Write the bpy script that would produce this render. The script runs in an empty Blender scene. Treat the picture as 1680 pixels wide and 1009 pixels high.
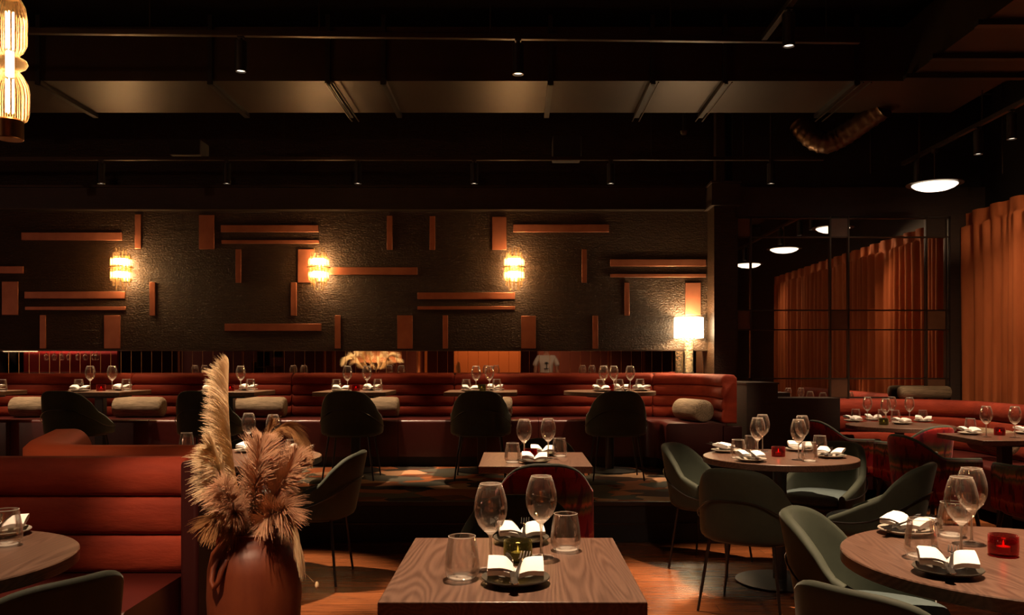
import bpy, bmesh, math, random
from mathutils import Vector, Matrix, Euler
random.seed(7)
PI = math.pi
sc = bpy.context.scene
C = sc.collection
H = 1.31                      # eye height
F = 1400.0                    # focal length in pixels of the 1680 px frame
# ------------------------------------------------------------------ camera, world, exposure
cam_d = bpy.data.cameras.new('camera')
cam_d.sensor_width = 36.0
cam_d.lens = F / 1680 * 36
cam_d.shift_x = -10 / 1680
cam_d.shift_y = 91.5 / 1680
cam_d.clip_start = 0.05
cam = bpy.data.objects.new('camera', cam_d)
C.objects.link(cam)
cam.location = (0, 0, H)
cam.rotation_euler = (PI / 2, 0, 0)
sc.camera = cam
sc.view_settings.view_transform = 'Standard'
sc.view_settings.look = 'None'
sc.view_settings.gamma = 1
sc.view_settings.exposure = 0.0
w = bpy.data.worlds.new('world'); sc.world = w
w.use_nodes = True
w.node_tree.nodes['Background'].inputs[0].default_value = (1.0, 0.62, 0.38, 1)
w.node_tree.nodes['Background'].inputs[1].default_value = 0.0015
sc.cycles.transparent_max_bounces = 24
sc.cycles.max_bounces = 8
sc.cycles.caustics_reflective = False
sc.cycles.caustics_refractive = False
sc.cycles.sample_clamp_indirect = 3.0
WARM = (1.0, 0.67, 0.42)
SPOT_K = 3.6                  # output of the ceiling spotlights
AMBER = (1.0, 0.50, 0.20)
PLAT = 0.30

# ------------------------------------------------------------------ materials
def mat(name, col, rough=.5, metal=0, spec=.5, sheen=0, coat=0, emit=None, es=0):
    m = bpy.data.materials.new(name); m.use_nodes = True
    b = m.node_tree.nodes['Principled BSDF']
    b.inputs['Base Color'].default_value = (*col, 1)
    b.inputs['Roughness'].default_value = rough
    b.inputs['Metallic'].default_value = metal
    b.inputs['Specular IOR Level'].default_value = spec
    if sheen:
        b.inputs['Sheen Weight'].default_value = sheen
        b.inputs['Sheen Roughness'].default_value = .35
        b.inputs['Sheen Tint'].default_value = (*[min(1, c * 2.5 + .15) for c in col], 1)
    if coat:
        b.inputs['Coat Weight'].default_value = coat
        b.inputs['Coat Roughness'].default_value = .15
    if emit:
        b.inputs['Emission Color'].default_value = (*emit, 1)
        b.inputs['Emission Strength'].default_value = es
    return m

def nt(m): return m.node_tree, m.node_tree.nodes['Principled BSDF']

def coords(t, scale=(1, 1, 1), rot=(0, 0, 0), kind='Object'):
    tc = t.nodes.new('ShaderNodeTexCoord'); mp = t.nodes.new('ShaderNodeMapping')
    mp.inputs['Scale'].default_value = scale; mp.inputs['Rotation'].default_value = rot
    t.links.new(tc.outputs[kind], mp.inputs[0]); return mp.outputs[0]

def ramp(t, fac, stops, interp='LINEAR'):
    r = t.nodes.new('ShaderNodeValToRGB'); r.color_ramp.interpolation = interp
    e = r.color_ramp.elements
    while len(e) < len(stops): e.new(.5)
    for i, (p, c) in enumerate(stops):
        e[i].position = p; e[i].color = (*c, 1)
    t.links.new(fac, r.inputs[0]); return r.outputs[0]

def noise(t, vec, scale=5, detail=6, rough=.6, dist=0):
    n = t.nodes.new('ShaderNodeTexNoise'); n.inputs['Scale'].default_value = scale
    n.inputs['Detail'].default_value = detail; n.inputs['Roughness'].default_value = rough
    n.inputs['Distortion'].default_value = dist
    t.links.new(vec, n.inputs['Vector']); return n.outputs[0]

def bump(t, b, h, strength=.3, dist=.01):
    n = t.nodes.new('ShaderNodeBump'); n.inputs['Strength'].default_value = strength
    n.inputs['Distance'].default_value = dist
    t.links.new(h, n.inputs['Height']); t.links.new(n.outputs[0], b.inputs['Normal'])

def noisy(name, c0, c1, scale=(1, 1, 1), nscale=6, rough=.5, bs=0, bd=.01, dist=0, kind='Object', **k):
    m = mat(name, c0, rough, **k); t, b = nt(m)
    n = noise(t, coords(t, scale, kind=kind), nscale, dist=dist)
    t.links.new(ramp(t, n, [(.3, c0), (.7, c1)]), b.inputs['Base Color'])
    if bs: bump(t, b, n, bs, bd)
    return m

def mix_math(t, op, a, b_):
    n = t.nodes.new('ShaderNodeMath'); n.operation = op
    for i, x in enumerate((a, b_)):
        if isinstance(x, (int, float)): n.inputs[i].default_value = x
        else: t.links.new(x, n.inputs[i])
    return n.outputs[0]

M = {}
M['black'] = mat('black_paint', (.006, .005, .005), .6)
M['ceiling'] = noisy('black_ceiling', (.006, .005, .005), (.011, .009, .008), nscale=3, rough=.75)
M['blackmetal'] = mat('black_metal', (.012, .011, .010), .35, spec=.6)
M['track'] = mat('dark_bronze', (.05, .035, .025), .38, metal=.7)
M['brass'] = mat('brass', (.55, .33, .13), .28, metal=1)
M['darkwood'] = noisy('dark_stained_wood', (.020, .011, .007), (.034, .018, .010), (2, 2, 14), 4, rough=.5)
M['ductmetal'] = noisy('painted_duct', (.032, .018, .009), (.046, .027, .014), nscale=2.5, rough=.42, metal=.5, spec=.6)
M['tube_metal'] = mat('bronze_duct', (.09, .05, .025), .38, metal=.8)
M['velvet'] = noisy('rust_velvet', (.155, .017, .007), (.29, .038, .015), (.6, 1, 2.2), 4, rough=.75, sheen=.22, spec=.2, bs=.5, bd=.02)
M['orange_velvet'] = noisy('orange_velvet', (.30, .045, .012), (.36, .06, .016), nscale=3, rough=.7, sheen=.4, spec=.2)
M['seatred'] = noisy('red_leather', (.034, .004, .003), (.048, .006, .004), nscale=5, rough=.34, spec=.5)
M['basered'] = mat('dark_red_base', (.030, .0035, .003), .6, spec=.2)
M['green'] = noisy('green_velvet', (.032, .040, .027), (.054, .063, .043), nscale=4, rough=.7, sheen=1.0, spec=.25)
M['seatteal'] = noisy('teal_seat_fabric', (.055, .085, .085), (.08, .11, .11), nscale=30, rough=.85, sheen=.3)
M['copper'] = noisy('copper_panel', (.26, .085, .042), (.38, .135, .070), nscale=5, rough=.42, metal=.6, spec=.5)
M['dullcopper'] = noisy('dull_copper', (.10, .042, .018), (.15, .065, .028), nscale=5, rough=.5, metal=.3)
M['plate'] = noisy('stoneware', (.045, .040, .030), (.07, .06, .045), nscale=40, rough=.35)
M['plate_light'] = noisy('pale_stoneware', (.30, .27, .22), (.36, .32, .26), nscale=40, rough=.35)
M['napkin'] = noisy('white_linen', (.74, .72, .68), (.80, .78, .74), (80, 80, 80), 3, rough=.85, bs=.15, bd=.002)
M['steel'] = mat('steel', (.62, .56, .5), .18, metal=1)
M['wax'] = mat('wax', (.75, .66, .52), .5, emit=(1, .45, .15), es=.25)  # faint emission stands in for flame light soaking the wax
M['flame'] = mat('flame', (1, .6, .2), .5, emit=(1, .62, .25), es=16)
M['pampas'] = noisy('cream_pampas', (.80, .58, .32), (.90, .70, .44), nscale=20, rough=.85)
M['pampas_brown'] = noisy('brown_pampas', (.30, .13, .045), (.44, .22, .08), nscale=20, rough=.85)
M['pampas_pink'] = noisy('pink_pampas', (.50, .27, .15), (.66, .38, .23), nscale=20, rough=.85)
M['lens'] = mat('lamp_lens', (1, .85, .65), .4, emit=(1, .80, .60), es=2.2)
M['bowl'] = mat('lit_opal_glass', (1, .9, .75), .3, emit=(1, .82, .60), es=3.0)
M['band'] = mat('lit_bulb', (1, .8, .5), .4, emit=(1, .58, .25), es=130)
M['bulb'] = mat('bulb_glow', (1, .7, .4), .4, emit=(1, .60, .28), es=45)
M['shade'] = mat('lit_lampshade', (.95, .85, .7), .8, emit=(1, .74, .42), es=24)
M['strip'] = mat('led_strip', (1, .7, .4), .4, emit=(1, .62, .34), es=5)
M['skin'] = mat('skin', (.45, .22, .14), .5)
M['shirt'] = mat('white_cotton', (.62, .56, .48), .85)
M['trousers'] = mat('dark_trousers', (.03, .03, .035), .85)
M['hair'] = mat('dark_hair', (.02, .012, .008), .6)
M['maroon'] = mat('maroon_wall', (.10, .022, .018), .7)
M['redwall'] = mat('red_wall', (.40, .02, .02), .6)
M['orangewall'] = mat('orange_wall', (.30, .09, .02), .7)
M['mirror'] = mat('mirror_glass', (.62, .55, .52), .015, metal=1)
M['mirror_clear'] = mat('clear_mirror_glass', (.80, .74, .70), .01, metal=1)
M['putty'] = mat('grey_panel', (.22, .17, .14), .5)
M['speckle'] = mat('speaker_cloth', (.016, .012, .011), .9)

def glass_mat(name, col, tint=(1, 1, 1), edge=.5, rough=.0, haze=.04, top=.45):
    m = bpy.data.materials.new(name); m.use_nodes = True; t = m.node_tree
    t.nodes.clear()
    o = t.nodes.new('ShaderNodeOutputMaterial'); tr = t.nodes.new('ShaderNodeBsdfTransparent')
    gl = t.nodes.new('ShaderNodeBsdfGlossy'); mx = t.nodes.new('ShaderNodeMixShader')
    tl = t.nodes.new('ShaderNodeBsdfTranslucent'); df = t.nodes.new('ShaderNodeBsdfDiffuse'); m3 = t.nodes.new('ShaderNodeMixShader')
    lw = t.nodes.new('ShaderNodeLayerWeight'); lw.inputs[0].default_value = edge
    tr.inputs[0].default_value = (*tint, 1); gl.inputs[0].default_value = (*col, 1)
    tl.inputs[0].default_value = (*col, 1); df.inputs[0].default_value = (*col, 1)
    gl.inputs['Roughness'].default_value = rough
    m2 = t.nodes.new('ShaderNodeMixShader')
    t.links.new(tl.outputs[0], m3.inputs[1]); t.links.new(df.outputs[0], m3.inputs[2])
    fz = mix_math(t, 'ADD', mix_math(t, 'MULTIPLY', mix_math(t, 'POWER', lw.outputs['Facing'], 3), .75), haze)  # white diffuse mixed in towards the edges imitates light caught by glass
    t.links.new(fz, m2.inputs[0]); t.links.new(tr.outputs[0], m2.inputs[1]); t.links.new(m3.outputs[0], m2.inputs[2])
    t.links.new(mix_math(t, 'MINIMUM', lw.outputs['Fresnel'], top), mx.inputs[0])
    t.links.new(m2.outputs[0], mx.inputs[1]); t.links.new(gl.outputs[0], mx.inputs[2])
    t.links.new(mx.outputs[0], o.inputs[0]); return m
M['glass'] = glass_mat('clear_glass', (1, .93, .85), (.985, .98, .975), .35, .05, .009, .55)
M['glintglass'] = glass_mat('glint_glass', (1, .93, .84), (.95, .94, .92), .5, .05, .40, .5)  # strong pale haze imitates glints on rims, stems and bases
M['redglass'] = glass_mat('red_glass', (1, .5, .45), (.42, .010, .016), .35, .05, .02)
M['greenglass'] = glass_mat('green_glass', (.8, .8, .5), (.24, .24, .12), .35, .05, .02)
M['amberglass'] = glass_mat('amber_glass', (1, .8, .5), (.95, .86, .72), .55, .06)

# walnut
def walnut(name, c0, c1, rough=.32):
    m = mat(name, c0, rough, spec=.45); t, b = nt(m)
    n1 = noise(t, coords(t, (2.6, .24, 2.6)), 1.7, 2, .45, .15)
    ring = mix_math(t, 'SINE', mix_math(t, 'MULTIPLY', n1, 300), 0)
    ring = mix_math(t, 'ADD', mix_math(t, 'MULTIPLY', ring, .5), .5)
    n2 = noise(t, coords(t, (160, 5, 160)), 1.0, 3, .6)
    s = mix_math(t, 'ADD', mix_math(t, 'MULTIPLY', ring, .30), mix_math(t, 'MULTIPLY', n2, .62))
    t.links.new(ramp(t, s, [(.15, c0), (.8, c1)]), b.inputs['Base Color'])
    bump(t, b, n2, .08, .002)
    return m
M['walnut'] = walnut('walnut_top', (.058, .028, .018), (.165, .092, .062))
M['walnut_pale'] = walnut('oak_top', (.12, .07, .04), (.22, .13, .08))

# floor boards
m = mat('floor_boards', (.2, .06, .02), .25, spec=.5); t, b = nt(m)
v = coords(t, (1, 1, 1))
br = t.nodes.new('ShaderNodeTexBrick'); br.offset = .37
br.inputs['Scale'].default_value = 1; br.inputs['Mortar Size'].default_value = .0018
br.inputs['Brick Width'].default_value = 1.7; br.inputs['Row Height'].default_value = .125
br.inputs['Color1'].default_value = (.20, .062, .020, 1); br.inputs['Color2'].default_value = (.33, .115, .042, 1)
br.inputs['Mortar'].default_value = (.03, .01, .005, 1)
t.links.new(v, br.inputs['Vector'])
n = noise(t, coords(t, (1.2, 22, 1)), 3, 5, .65, .5)
mxc = t.nodes.new('ShaderNodeMix'); mxc.data_type = 'RGBA'; mxc.blend_type = 'MULTIPLY'; mxc.inputs[0].default_value = .8
t.links.new(br.outputs[0], mxc.inputs[6]); t.links.new(ramp(t, n, [(.3, (.35, .3, .28)), (.7, (1.25, 1.2, 1.1))]), mxc.inputs[7])
t.links.new(mxc.outputs[2], b.inputs['Base Color']); bump(t, b, br.outputs[1], -.2, .002)
M['floor'] = m

# carpet
m = mat('patterned_carpet', (.2, .1, .05), .95, spec=.1); t, b = nt(m)
vo = t.nodes.new('ShaderNodeTexVoronoi'); vo.distance = 'MANHATTAN'; vo.inputs['Scale'].default_value = 1
vo.inputs['Randomness'].default_value = 1
t.links.new(coords(t, (3.3, 4.4, 3), (0, 0, .35)), vo.inputs['Vector'])
sep = t.nodes.new('ShaderNodeSeparateColor'); t.links.new(vo.outputs['Color'], sep.inputs[0])
cc = ramp(t, sep.outputs[0], [(0, (.28, .085, .03)), (.14, (.035, .028, .020)), (.28, (.30, .10, .035)), (.42, (.10, .085, .055)),
          (.56, (.06, .025, .014)), (.68, (.42, .24, .13)), (.80, (.14, .05, .02)), (.90, (.085, .08, .06))], 'CONSTANT')
n = noise(t, coords(t, (90, 90, 90)), 2, 3)
mxc = t.nodes.new('ShaderNodeMix'); mxc.data_type = 'RGBA'; mxc.blend_type = 'MULTIPLY'; mxc.inputs[0].default_value = .7
t.links.new(cc, mxc.inputs[6]); t.links.new(ramp(t, n, [(.3, (.6, .6, .6)), (.7, (1.2, 1.2, 1.2))]), mxc.inputs[7])
t.links.new(mxc.outputs[2], b.inputs['Base Color']); bump(t, b, n, .3, .004)
M['carpet'] = m

# charred boards
m = mat('charred_timber', (.02, .012, .008), .42, spec=.38); t, b = nt(m)
v = coords(t, (1, 1, 1))
n1 = noise(t, coords(t, (6, 20, 60)), 1.6, 6, .7, .4)
vo = t.nodes.new('ShaderNodeTexVoronoi'); vo.inputs['Scale'].default_value = 1
t.links.new(coords(t, (46, 46, 62)), vo.inputs['Vector'])
sx = t.nodes.new('ShaderNodeSeparateXYZ'); t.links.new(v, sx.inputs[0])
fr = mix_math(t, 'FRACT', mix_math(t, 'MULTIPLY', sx.outputs[2], 7.2), 0)
groove = mix_math(t, 'GREATER_THAN', mix_math(t, 'ABSOLUTE', mix_math(t, 'SUBTRACT', fr, .5), 0), .475)
hgt = mix_math(t, 'SUBTRACT', mix_math(t, 'ADD', mix_math(t, 'MULTIPLY', vo.outputs[0], .6), n1), mix_math(t, 'MULTIPLY', groove, 1.5))
t.links.new(ramp(t, n1, [(.3, (.010, .0045, .0016)), (.7, (.040, .0185, .0065))]), b.inputs['Base Color'])
bump(t, b, hgt, .9, .0065)
M['charred'] = m

# ikat pattern
m = mat('patterned_fabric', (.2, .03, .03), .8, sheen=.3, spec=.2); t, b = nt(m)
sx = t.nodes.new('ShaderNodeSeparateXYZ'); t.links.new(coords(t), sx.inputs[0])
n = noise(t, coords(t, (14, 14, 3)), 1.6, 4, .6)
zz = mix_math(t, 'ADD', mix_math(t, 'MULTIPLY', sx.outputs[2], 2.6), mix_math(t, 'MULTIPLY', n, .16))
cc = ramp(t, mix_math(t, 'FRACT', zz, 0), [(0, (.26, .014, .020)), (.10, (.36, .022, .018)), (.58 - .42, (.55, .12, .06)), (.185, (.32, .020, .03)),
          (.45, (.26, .014, .02)), (.50, (.26, .09, .03)), (.55, (.08, .08, .04)), (.60, (.55, .12, .06)), (.64, (.16, .10, .03)),
          (.72, (.05, .05, .028)), (.86, (.20, .016, .016))])
n3 = noise(t, coords(t, (22, 22, 6)), 1.2, 2)
mxc = t.nodes.new('ShaderNodeMix'); mxc.data_type = 'RGBA'; mxc.blend_type = 'MIX'
t.links.new(ramp(t, n3, [(.52, (0, 0, 0)), (.60, (.8, .8, .8))]), mxc.inputs[0])
t.links.new(cc, mxc.inputs[6]); mxc.inputs[7].default_value = (.06, .006, .025, 1)
t.links.new(mxc.outputs[2], b.inputs['Base Color'])
M['ikat'] = m

# woven bolster
m = mat('woven_bolster', (.3, .2, .1), .9, sheen=.2); t, b = nt(m)
n = noise(t, coords(t, (5, 60, 60)), 1.5, 3, .7)
t.links.new(ramp(t, n, [(.3, (.09, .065, .038)), (.7, (.31, .23, .14))]), b.inputs['Base Color']); bump(t, b, n, .7, .008)
M['bolster'] = m
# terracotta
m = noisy('terracotta', (.12, .021, .007), (.20, .046, .015), (2, 2, .8), 5, rough=.5, bs=.25, bd=.006, spec=.5)
M['terracotta'] = m
M['curtain'] = noisy('rust_curtain', (.37, .105, .034), (.46, .138, .048), (1, 1, .25), 9, rough=.8, sheen=.25, spec=.2)
M['hammer'] = noisy('hammered_metal', (.10, .075, .05), (.36, .28, .18), nscale=45, rough=.25, bs=1, bd=.02, metal=.9)

# ------------------------------------------------------------------ mesh builder
class MB:
    def __init__(s): s.v = []; s.f = []
    def grid(s, rows, cu=False, cv=False, capu=False, capv=False):
        n0 = len(s.v); R = len(rows); K = len(rows[0])
        for r in rows: s.v.extend([tuple(p) for p in r])
        for i in range(R if cu else R - 1):
            for j in range(K if cv else K - 1):
                a = n0 + i * K + j; b_ = n0 + i * K + (j + 1) % K
                c = n0 + ((i + 1) % R) * K + (j + 1) % K; d = n0 + ((i + 1) % R) * K + j
                s.f.append((a, b_, c, d))
        if capu:
            s.f.append(tuple(n0 + j for j in range(K))); s.f.append(tuple(n0 + (R - 1) * K + j for j in reversed(range(K))))
        return s
    def box(s, x0, x1, y0, y1, z0, z1, rz=0, c=None):
        n0 = len(s.v)
        P = [(x, y, z) for z in (z0, z1) for (x, y) in ((x0, y0), (x1, y0), (x1, y1), (x0, y1))]
        if rz:
            cx, cy = c or ((x0 + x1) / 2, (y0 + y1) / 2); co, si = math.cos(rz), math.sin(rz)
            P = [(cx + (x - cx) * co - (y - cy) * si, cy + (x - cx) * si + (y - cy) * co, z) for x, y, z in P]
        s.v += P
        s.f += [tuple(n0 + k for k in q) for q in ((3, 2, 1, 0), (4, 5, 6, 7), (0, 1, 5, 4), (1, 2, 6, 5), (2, 3, 7, 6), (3, 0, 4, 7))]
        return s
    def lathe(s, prof, n=32, c=(0, 0, 0), closed=False, cap=False, sx=1, sy=1):
        rows = [[(c[0] + r * sx * math.cos(2 * PI * j / n), c[1] + r * sy * math.sin(2 * PI * j / n), c[2] + z) for j in range(n)] for r, z in prof]
        return s.grid(rows, cu=closed, cv=True, capu=cap)
    def tube(s, path, r, n=8, cap=True):
        P = [Vector(p) for p in path]; rows = []
        rr = r if isinstance(r, (list, tuple)) else [r] * len(P)
        up = None
        for i, p in enumerate(P):
            d = (P[min(i + 1, len(P) - 1)] - P[max(i - 1, 0)]).normalized()
            if up is None:
                up = Vector((0, 0, 1)) if abs(d.z) < .9 else Vector((1, 0, 0))
            a = d.cross(up)
            if a.length < 1e-5: a = d.cross(Vector((0, 1, 0)))
            a.normalize(); b_ = a.cross(d).normalized(); up = b_
            rows.append([p + (a * math.cos(2 * PI * j / n) + b_ * math.sin(2 * PI * j / n)) * rr[i] for j in range(n)])
        return s.grid(rows, cv=True, capu=cap)
    def xf(s, mtx, start=0):
        s.v[start:] = [tuple(mtx @ Vector(p)) for p in s.v[start:]]; return s
    def build(s, name, m, parent=None, loc=(0, 0, 0), rz=0, smooth=True, bevel=0, angle=40, sub=0, seg=2):
        me = bpy.data.meshes.new(name); me.from_pydata(s.v, [], s.f)
        bm = bmesh.new(); bm.from_mesh(me); bmesh.ops.recalc_face_normals(bm, faces=bm.faces); bm.to_mesh(me); bm.free()
        if smooth:
            me.polygons.foreach_set('use_smooth', [True] * len(me.polygons))
            if not sub: me.set_sharp_from_angle(angle=math.radians(angle))
        me.materials.append(m)
        o = bpy.data.objects.new(name, me); C.objects.link(o); o.location = loc; o.rotation_euler = (0, 0, rz)
        if parent: o.parent = parent
        if bevel:
            q = o.modifiers.new('bevel', 'BEVEL'); q.width = bevel; q.segments = seg; q.limit_method = 'ANGLE'
        if sub:
            q = o.modifiers.new('sub', 'SUBSURF'); q.levels = sub; q.render_levels = sub
        return o

def tag(o, label=None, cat=None, group=None, kind=None):
    if label: o['label'] = label
    if cat: o['category'] = cat
    if group: o['group'] = group
    if kind: o['kind'] = kind
    return o
def empty(name, loc=(0, 0, 0), rz=0, parent=None):
    o = bpy.data.objects.new(name, None); C.objects.link(o); o.location = loc; o.rotation_euler = (0, 0, rz)
    o.empty_display_size = .1
    if parent: o.parent = parent
    return o
def thing(name, label, cat, loc=(0, 0, 0), rz=0, group=None):
    return tag(empty(name, loc, rz), label, cat, group)
def copy_tree(o, parent=None):
    c = o.copy(); C.objects.link(c); c.parent = parent
    for ch in [x for x in KIDS.get(o.name, [])]: copy_tree(ch, c)
    return c
KIDS = {}
def freeze(o):
    for x in bpy.data.objects:
        if x.parent: KIDS.setdefault(x.parent.name, [])
    def rec(p):
        KIDS[p.name] = [x for x in bpy.data.objects if x.parent == p]
        for k in KIDS[p.name]: rec(k)
    rec(o)
_protos = {}
def make(kind, builder, loc, rz=0, label='', cat='', group=None):
    """first call builds the thing, later ones copy it with its parts"""
    if kind not in _protos:
        o = builder(); _protos[kind] = o; freeze(o)
    else:
        o = copy_tree(_protos[kind])
    for k in ('label', 'category', 'group'):
        if k in o: del o[k]
    o.location = loc; o.rotation_euler = (0, 0, rz)
    return tag(o, label, cat, group)
def struct(o): o['kind'] = 'structure'; return o
def light(name, kind, loc, power, col=WARM, parent=None, radius=.03, angle=40, blend=.4, target=None):
    l = bpy.data.lights.new(name, kind); l.energy = power; l.color = col; l.shadow_soft_size = radius
    if kind == 'SPOT': l.energy = power * SPOT_K
    if kind == 'SPOT': l.spot_size = math.radians(angle); l.spot_blend = blend
    o = bpy.data.objects.new(name, l); C.objects.link(o); o.location = loc
    if parent: o.parent = parent
    if target is not None:
        base = Vector(loc) + (parent.location if parent else Vector())
        o.rotation_euler = (Vector(target) - base).to_track_quat('-Z', 'Y').to_euler()
    return o
def P(px, py, Y):            # the world point seen at a pixel of the photograph, at depth Y
    return Vector(((px - 850) / F * Y, Y, H - (py - 596) / F * Y))
def on(px, py, z):           # ... standing on the horizontal plane z
    Y = (H - z) * F / (py - 596)
    return Vector(((px - 850) / F * Y, Y, z))

# ------------------------------------------------------------------ room shell
struct(MB().box(-13, 5.2, -4.2, 9.4, -.08, 0).build('floor', M['floor'], smooth=False))
struct(MB().box(-13, 5.2, -4.2, 9.4, 4.1, 4.2).build('ceiling', M['ceiling'], smooth=False))
struct(MB().box(4.85, 5.0, -4.2, 9.4, 0, 4.1).build('wall_right', M['black'], smooth=False))
struct(MB().box(-13.1, -13, -4.2, 9.4, 0, 4.1).build('wall_left', M['black'], smooth=False))
struct(MB().box(-13, 4.85, -4.3, -4.2, 0, 4.1).build('wall_front', M['maroon'], smooth=False))
wb = MB().box(-13, 4.85, 9.26, 9.4, 0, 4.1).build('wall_back', M['charred'], smooth=False); struct(wb)
# platform
struct(MB().box(-9, 2.10, 6.22, 9.26, 0, PLAT - .012).build('floor_platform', M['black'], smooth=False))
struct(MB().box(-9, 2.10, 6.23, 9.26, PLAT - .012, PLAT).build('floor_carpet', M['carpet'], smooth=False))
struct(MB().box(-9, 2.10, 6.205, 6.232, PLAT - .03, PLAT + .003).build('trim_1', M['darkwood'], bevel=.004))
struct(MB().box(-9, 2.10, 6.205, 6.222, .138, .146).build('trim_2', M['track'], smooth=False))
struct(MB().box(-9, 2.10, 6.205, 6.222, 0.0, .012).build('trim_3', M['track'], smooth=False))
# upper wood wall
struct(MB().box(-9, 2.02, 9.10, 9.26, 1.455, 2.93).build('wall_upper', M['charred'], smooth=False))
struct(MB().box(-9, 2.02, 9.095, 9.24, 1.443, 1.455).build('trim_4', M['track'], smooth=False))
struct(MB().box(-9, 1.97, 8.98, 9.26, 2.93, 2.945).build('trim_5', M['track'], smooth=False))
struct(MB().box(-9, 1.99, 9.04, 9.26, 2.945, 3.17).build('wall_bulkhead', M['darkwood'], smooth=False))
struct(MB().box(-9, 1.97, 9.0, 9.26, 3.17, 3.19).build('trim_6', M['track'], smooth=False))
# column
struct(MB().box(2.02, 2.25, 8.79, 9.26, 0, 2.93).build('wall_column', M['charred'], smooth=False))
struct(MB().box(1.98, 2.29, 8.74, 9.26, 2.93, 2.95).box(1.99, 2.28, 8.76, 9.26, 2.95, 3.16).box(1.98, 2.29, 8.74, 9.26, 3.16, 3.18).box(2.05, 2.14, 8.84, 8.95, 3.18, 4.1).build('trim_column', M['darkwood'], smooth=False))
# wall around the mirrored screen on the right
struct(MB().box(2.25, 4.85, 8.95, 9.26, 0, 4.1).build('wall_back_right', M['black'], smooth=False))
struct(MB().box(2.25, 4.85, 8.86, 8.95, 2.83, 3.14).build('trim_7', M['darkwood'], smooth=False))
struct(MB().box(4.46, 4.62, 8.80, 8.95, 0, 2.83).build('trim_8', M['darkwood'], smooth=False))

# ------------------------------------------------------------------ fluted mirror strip behind the platform bench
t = thing('mirror_strip', 'long low tiled mirror strip between wooden wall and red bench top', 'mirror', (0, 9.25, 0))
MB().box(-7.2, 2.02, -.012, 0, .9, 1.45).build('mirror_panel', M['mirror'], t, smooth=False)
x = -6.4
while x < 2.0:
    MB().box(x, x + .0035, -.0126, -.0118, .9, 1.45).build('joint_strip', M['brass'], t, smooth=False); x += .1105
# grid mirror
t = thing('grid_mirror', 'floor standing mirrored screen with bronze grid frame left of curtain', 'mirror', (0, 8.86, 0))
def gx(px): return (px - 850) / F * 8.84
def gz(py): return H - (py - 596) / F * 8.84
MB().box(2.25, 4.46, -.005, .06, .35, gz(356)).build('mirror_panel', M['mirror_clear'], t, smooth=False)
for px in (1209, 1232, 1362, 1392, 1520, 1552):
    MB().box(gx(px) - .008, gx(px) + .008, -.03, -.004, .35, gz(356)).build('upright_bar', M['track'], t, smooth=False)
for py in (358, 389, 509, 541, 621, 652):
    MB().box(2.25, 4.46, -.026, -.004, gz(py) - .006, gz(py) + .006).build('cross_bar', M['track'], t, smooth=False)
for i, (a, b_) in enumerate(((1209, 1232), (1362, 1392), (1520, 1552))):
    for j, (c, d) in enumerate(((358, 389), (509, 541), (621, 652))):
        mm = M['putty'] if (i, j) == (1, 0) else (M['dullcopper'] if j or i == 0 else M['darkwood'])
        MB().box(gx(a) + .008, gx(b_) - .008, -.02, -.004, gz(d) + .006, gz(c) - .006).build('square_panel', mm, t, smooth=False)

# ------------------------------------------------------------------ copper inlays
inl = [(36,381.5,201,394.5),(222,352,232,408),(327,353,352,409),(363,369.5,523,381),(364,394,524,400),(387,409,396,464),(-60,437,39,449),
 (4,462,30.5,517),(41,478.5,206,490),(42,503,207,509),(246,463,255,518),(66,517,76,572),(171.5,517.5,198,572),(489,409,515,464),
 (520,438.5,685,451),(477.5,463.5,487,518),(369,531,527.5,543),(549.5,517.5,559,572),(635,354,644,410),(705,355,714,410),(652,517.5,677,572),
 (685,480,845,491),(685,502.5,845,508),(726.5,517.5,735,572),(807.5,356,831,410),(842,368.5,999,381),(954.5,409,962.5,464),(855,518.5,879,572),
 (972,518,981,572),(1001,425.5,1158,437),(1001,449.5,1158,455),(1024.5,464,1032.5,518),(1124,464,1149.5,517)]
desc = {0:'above left sconce at far left',1:'just above and right of left sconce',2:'top edge of wall between left two sconces',3:'the upper, thicker of a stacked pair left of middle sconce',
 4:'the lower, thinner of a stacked pair left of middle sconce',5:'hanging under the stacked pair left of middle sconce',6:'cut by left frame edge, upper',7:'beside left frame edge, lower',
 8:'the thicker of two just under left sconce',9:'the thinner of two just under left sconce',10:'right of left sconce, below it',11:'bottom edge of wall at far left',12:'bottom edge of wall under left sconce',
 13:'half hidden behind the middle sconce',14:'running right from the middle sconce',15:'left of and below middle sconce',16:'low on wall left of middle sconce',17:'bottom edge of wall below middle sconce',
 18:'top of wall right of middle sconce',19:'top of wall midway between middle and right sconces',20:'bottom edge of wall between middle and right sconces',21:'the thicker of two left of and below right sconce',
 22:'the thinner of two left of and below right sconce',23:'bottom edge of wall left of right sconce',24:'top of wall just above right sconce',25:'above and right of right sconce',26:'middle height, right of right sconce',
 27:'bottom edge of wall below right sconce',28:'bottom edge of wall, midway from right sconce to lamp',29:'the thicker of two beside the column',30:'the thinner of two beside the column',31:'left of the table lamp, above it',32:'directly above the lit table lamp'}
for i, (x0, y0, x1, y1) in enumerate(inl):
    Y = 9.10; a = P(x0, y1, Y); b_ = P(x1, y0, Y)
    cx, cz = (a.x + b_.x) / 2, (a.z + b_.z) / 2; w_, h_ = (b_.x - a.x) / 2, (b_.z - a.z) / 2
    o = MB().box(-w_, w_, -.014, .002, -h_, h_).build('copper_inlay', M['copper'], loc=(cx, Y, cz), bevel=.003)
    shape = 'narrow upright' if (x1 - x0) < 14 else 'wide upright' if (x1 - x0) < 40 else 'long horizontal'
    tag(o, f'{shape} copper wall panel, {desc[i]}', 'wall panel', 'copper panels on the dark wooden wall')

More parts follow.
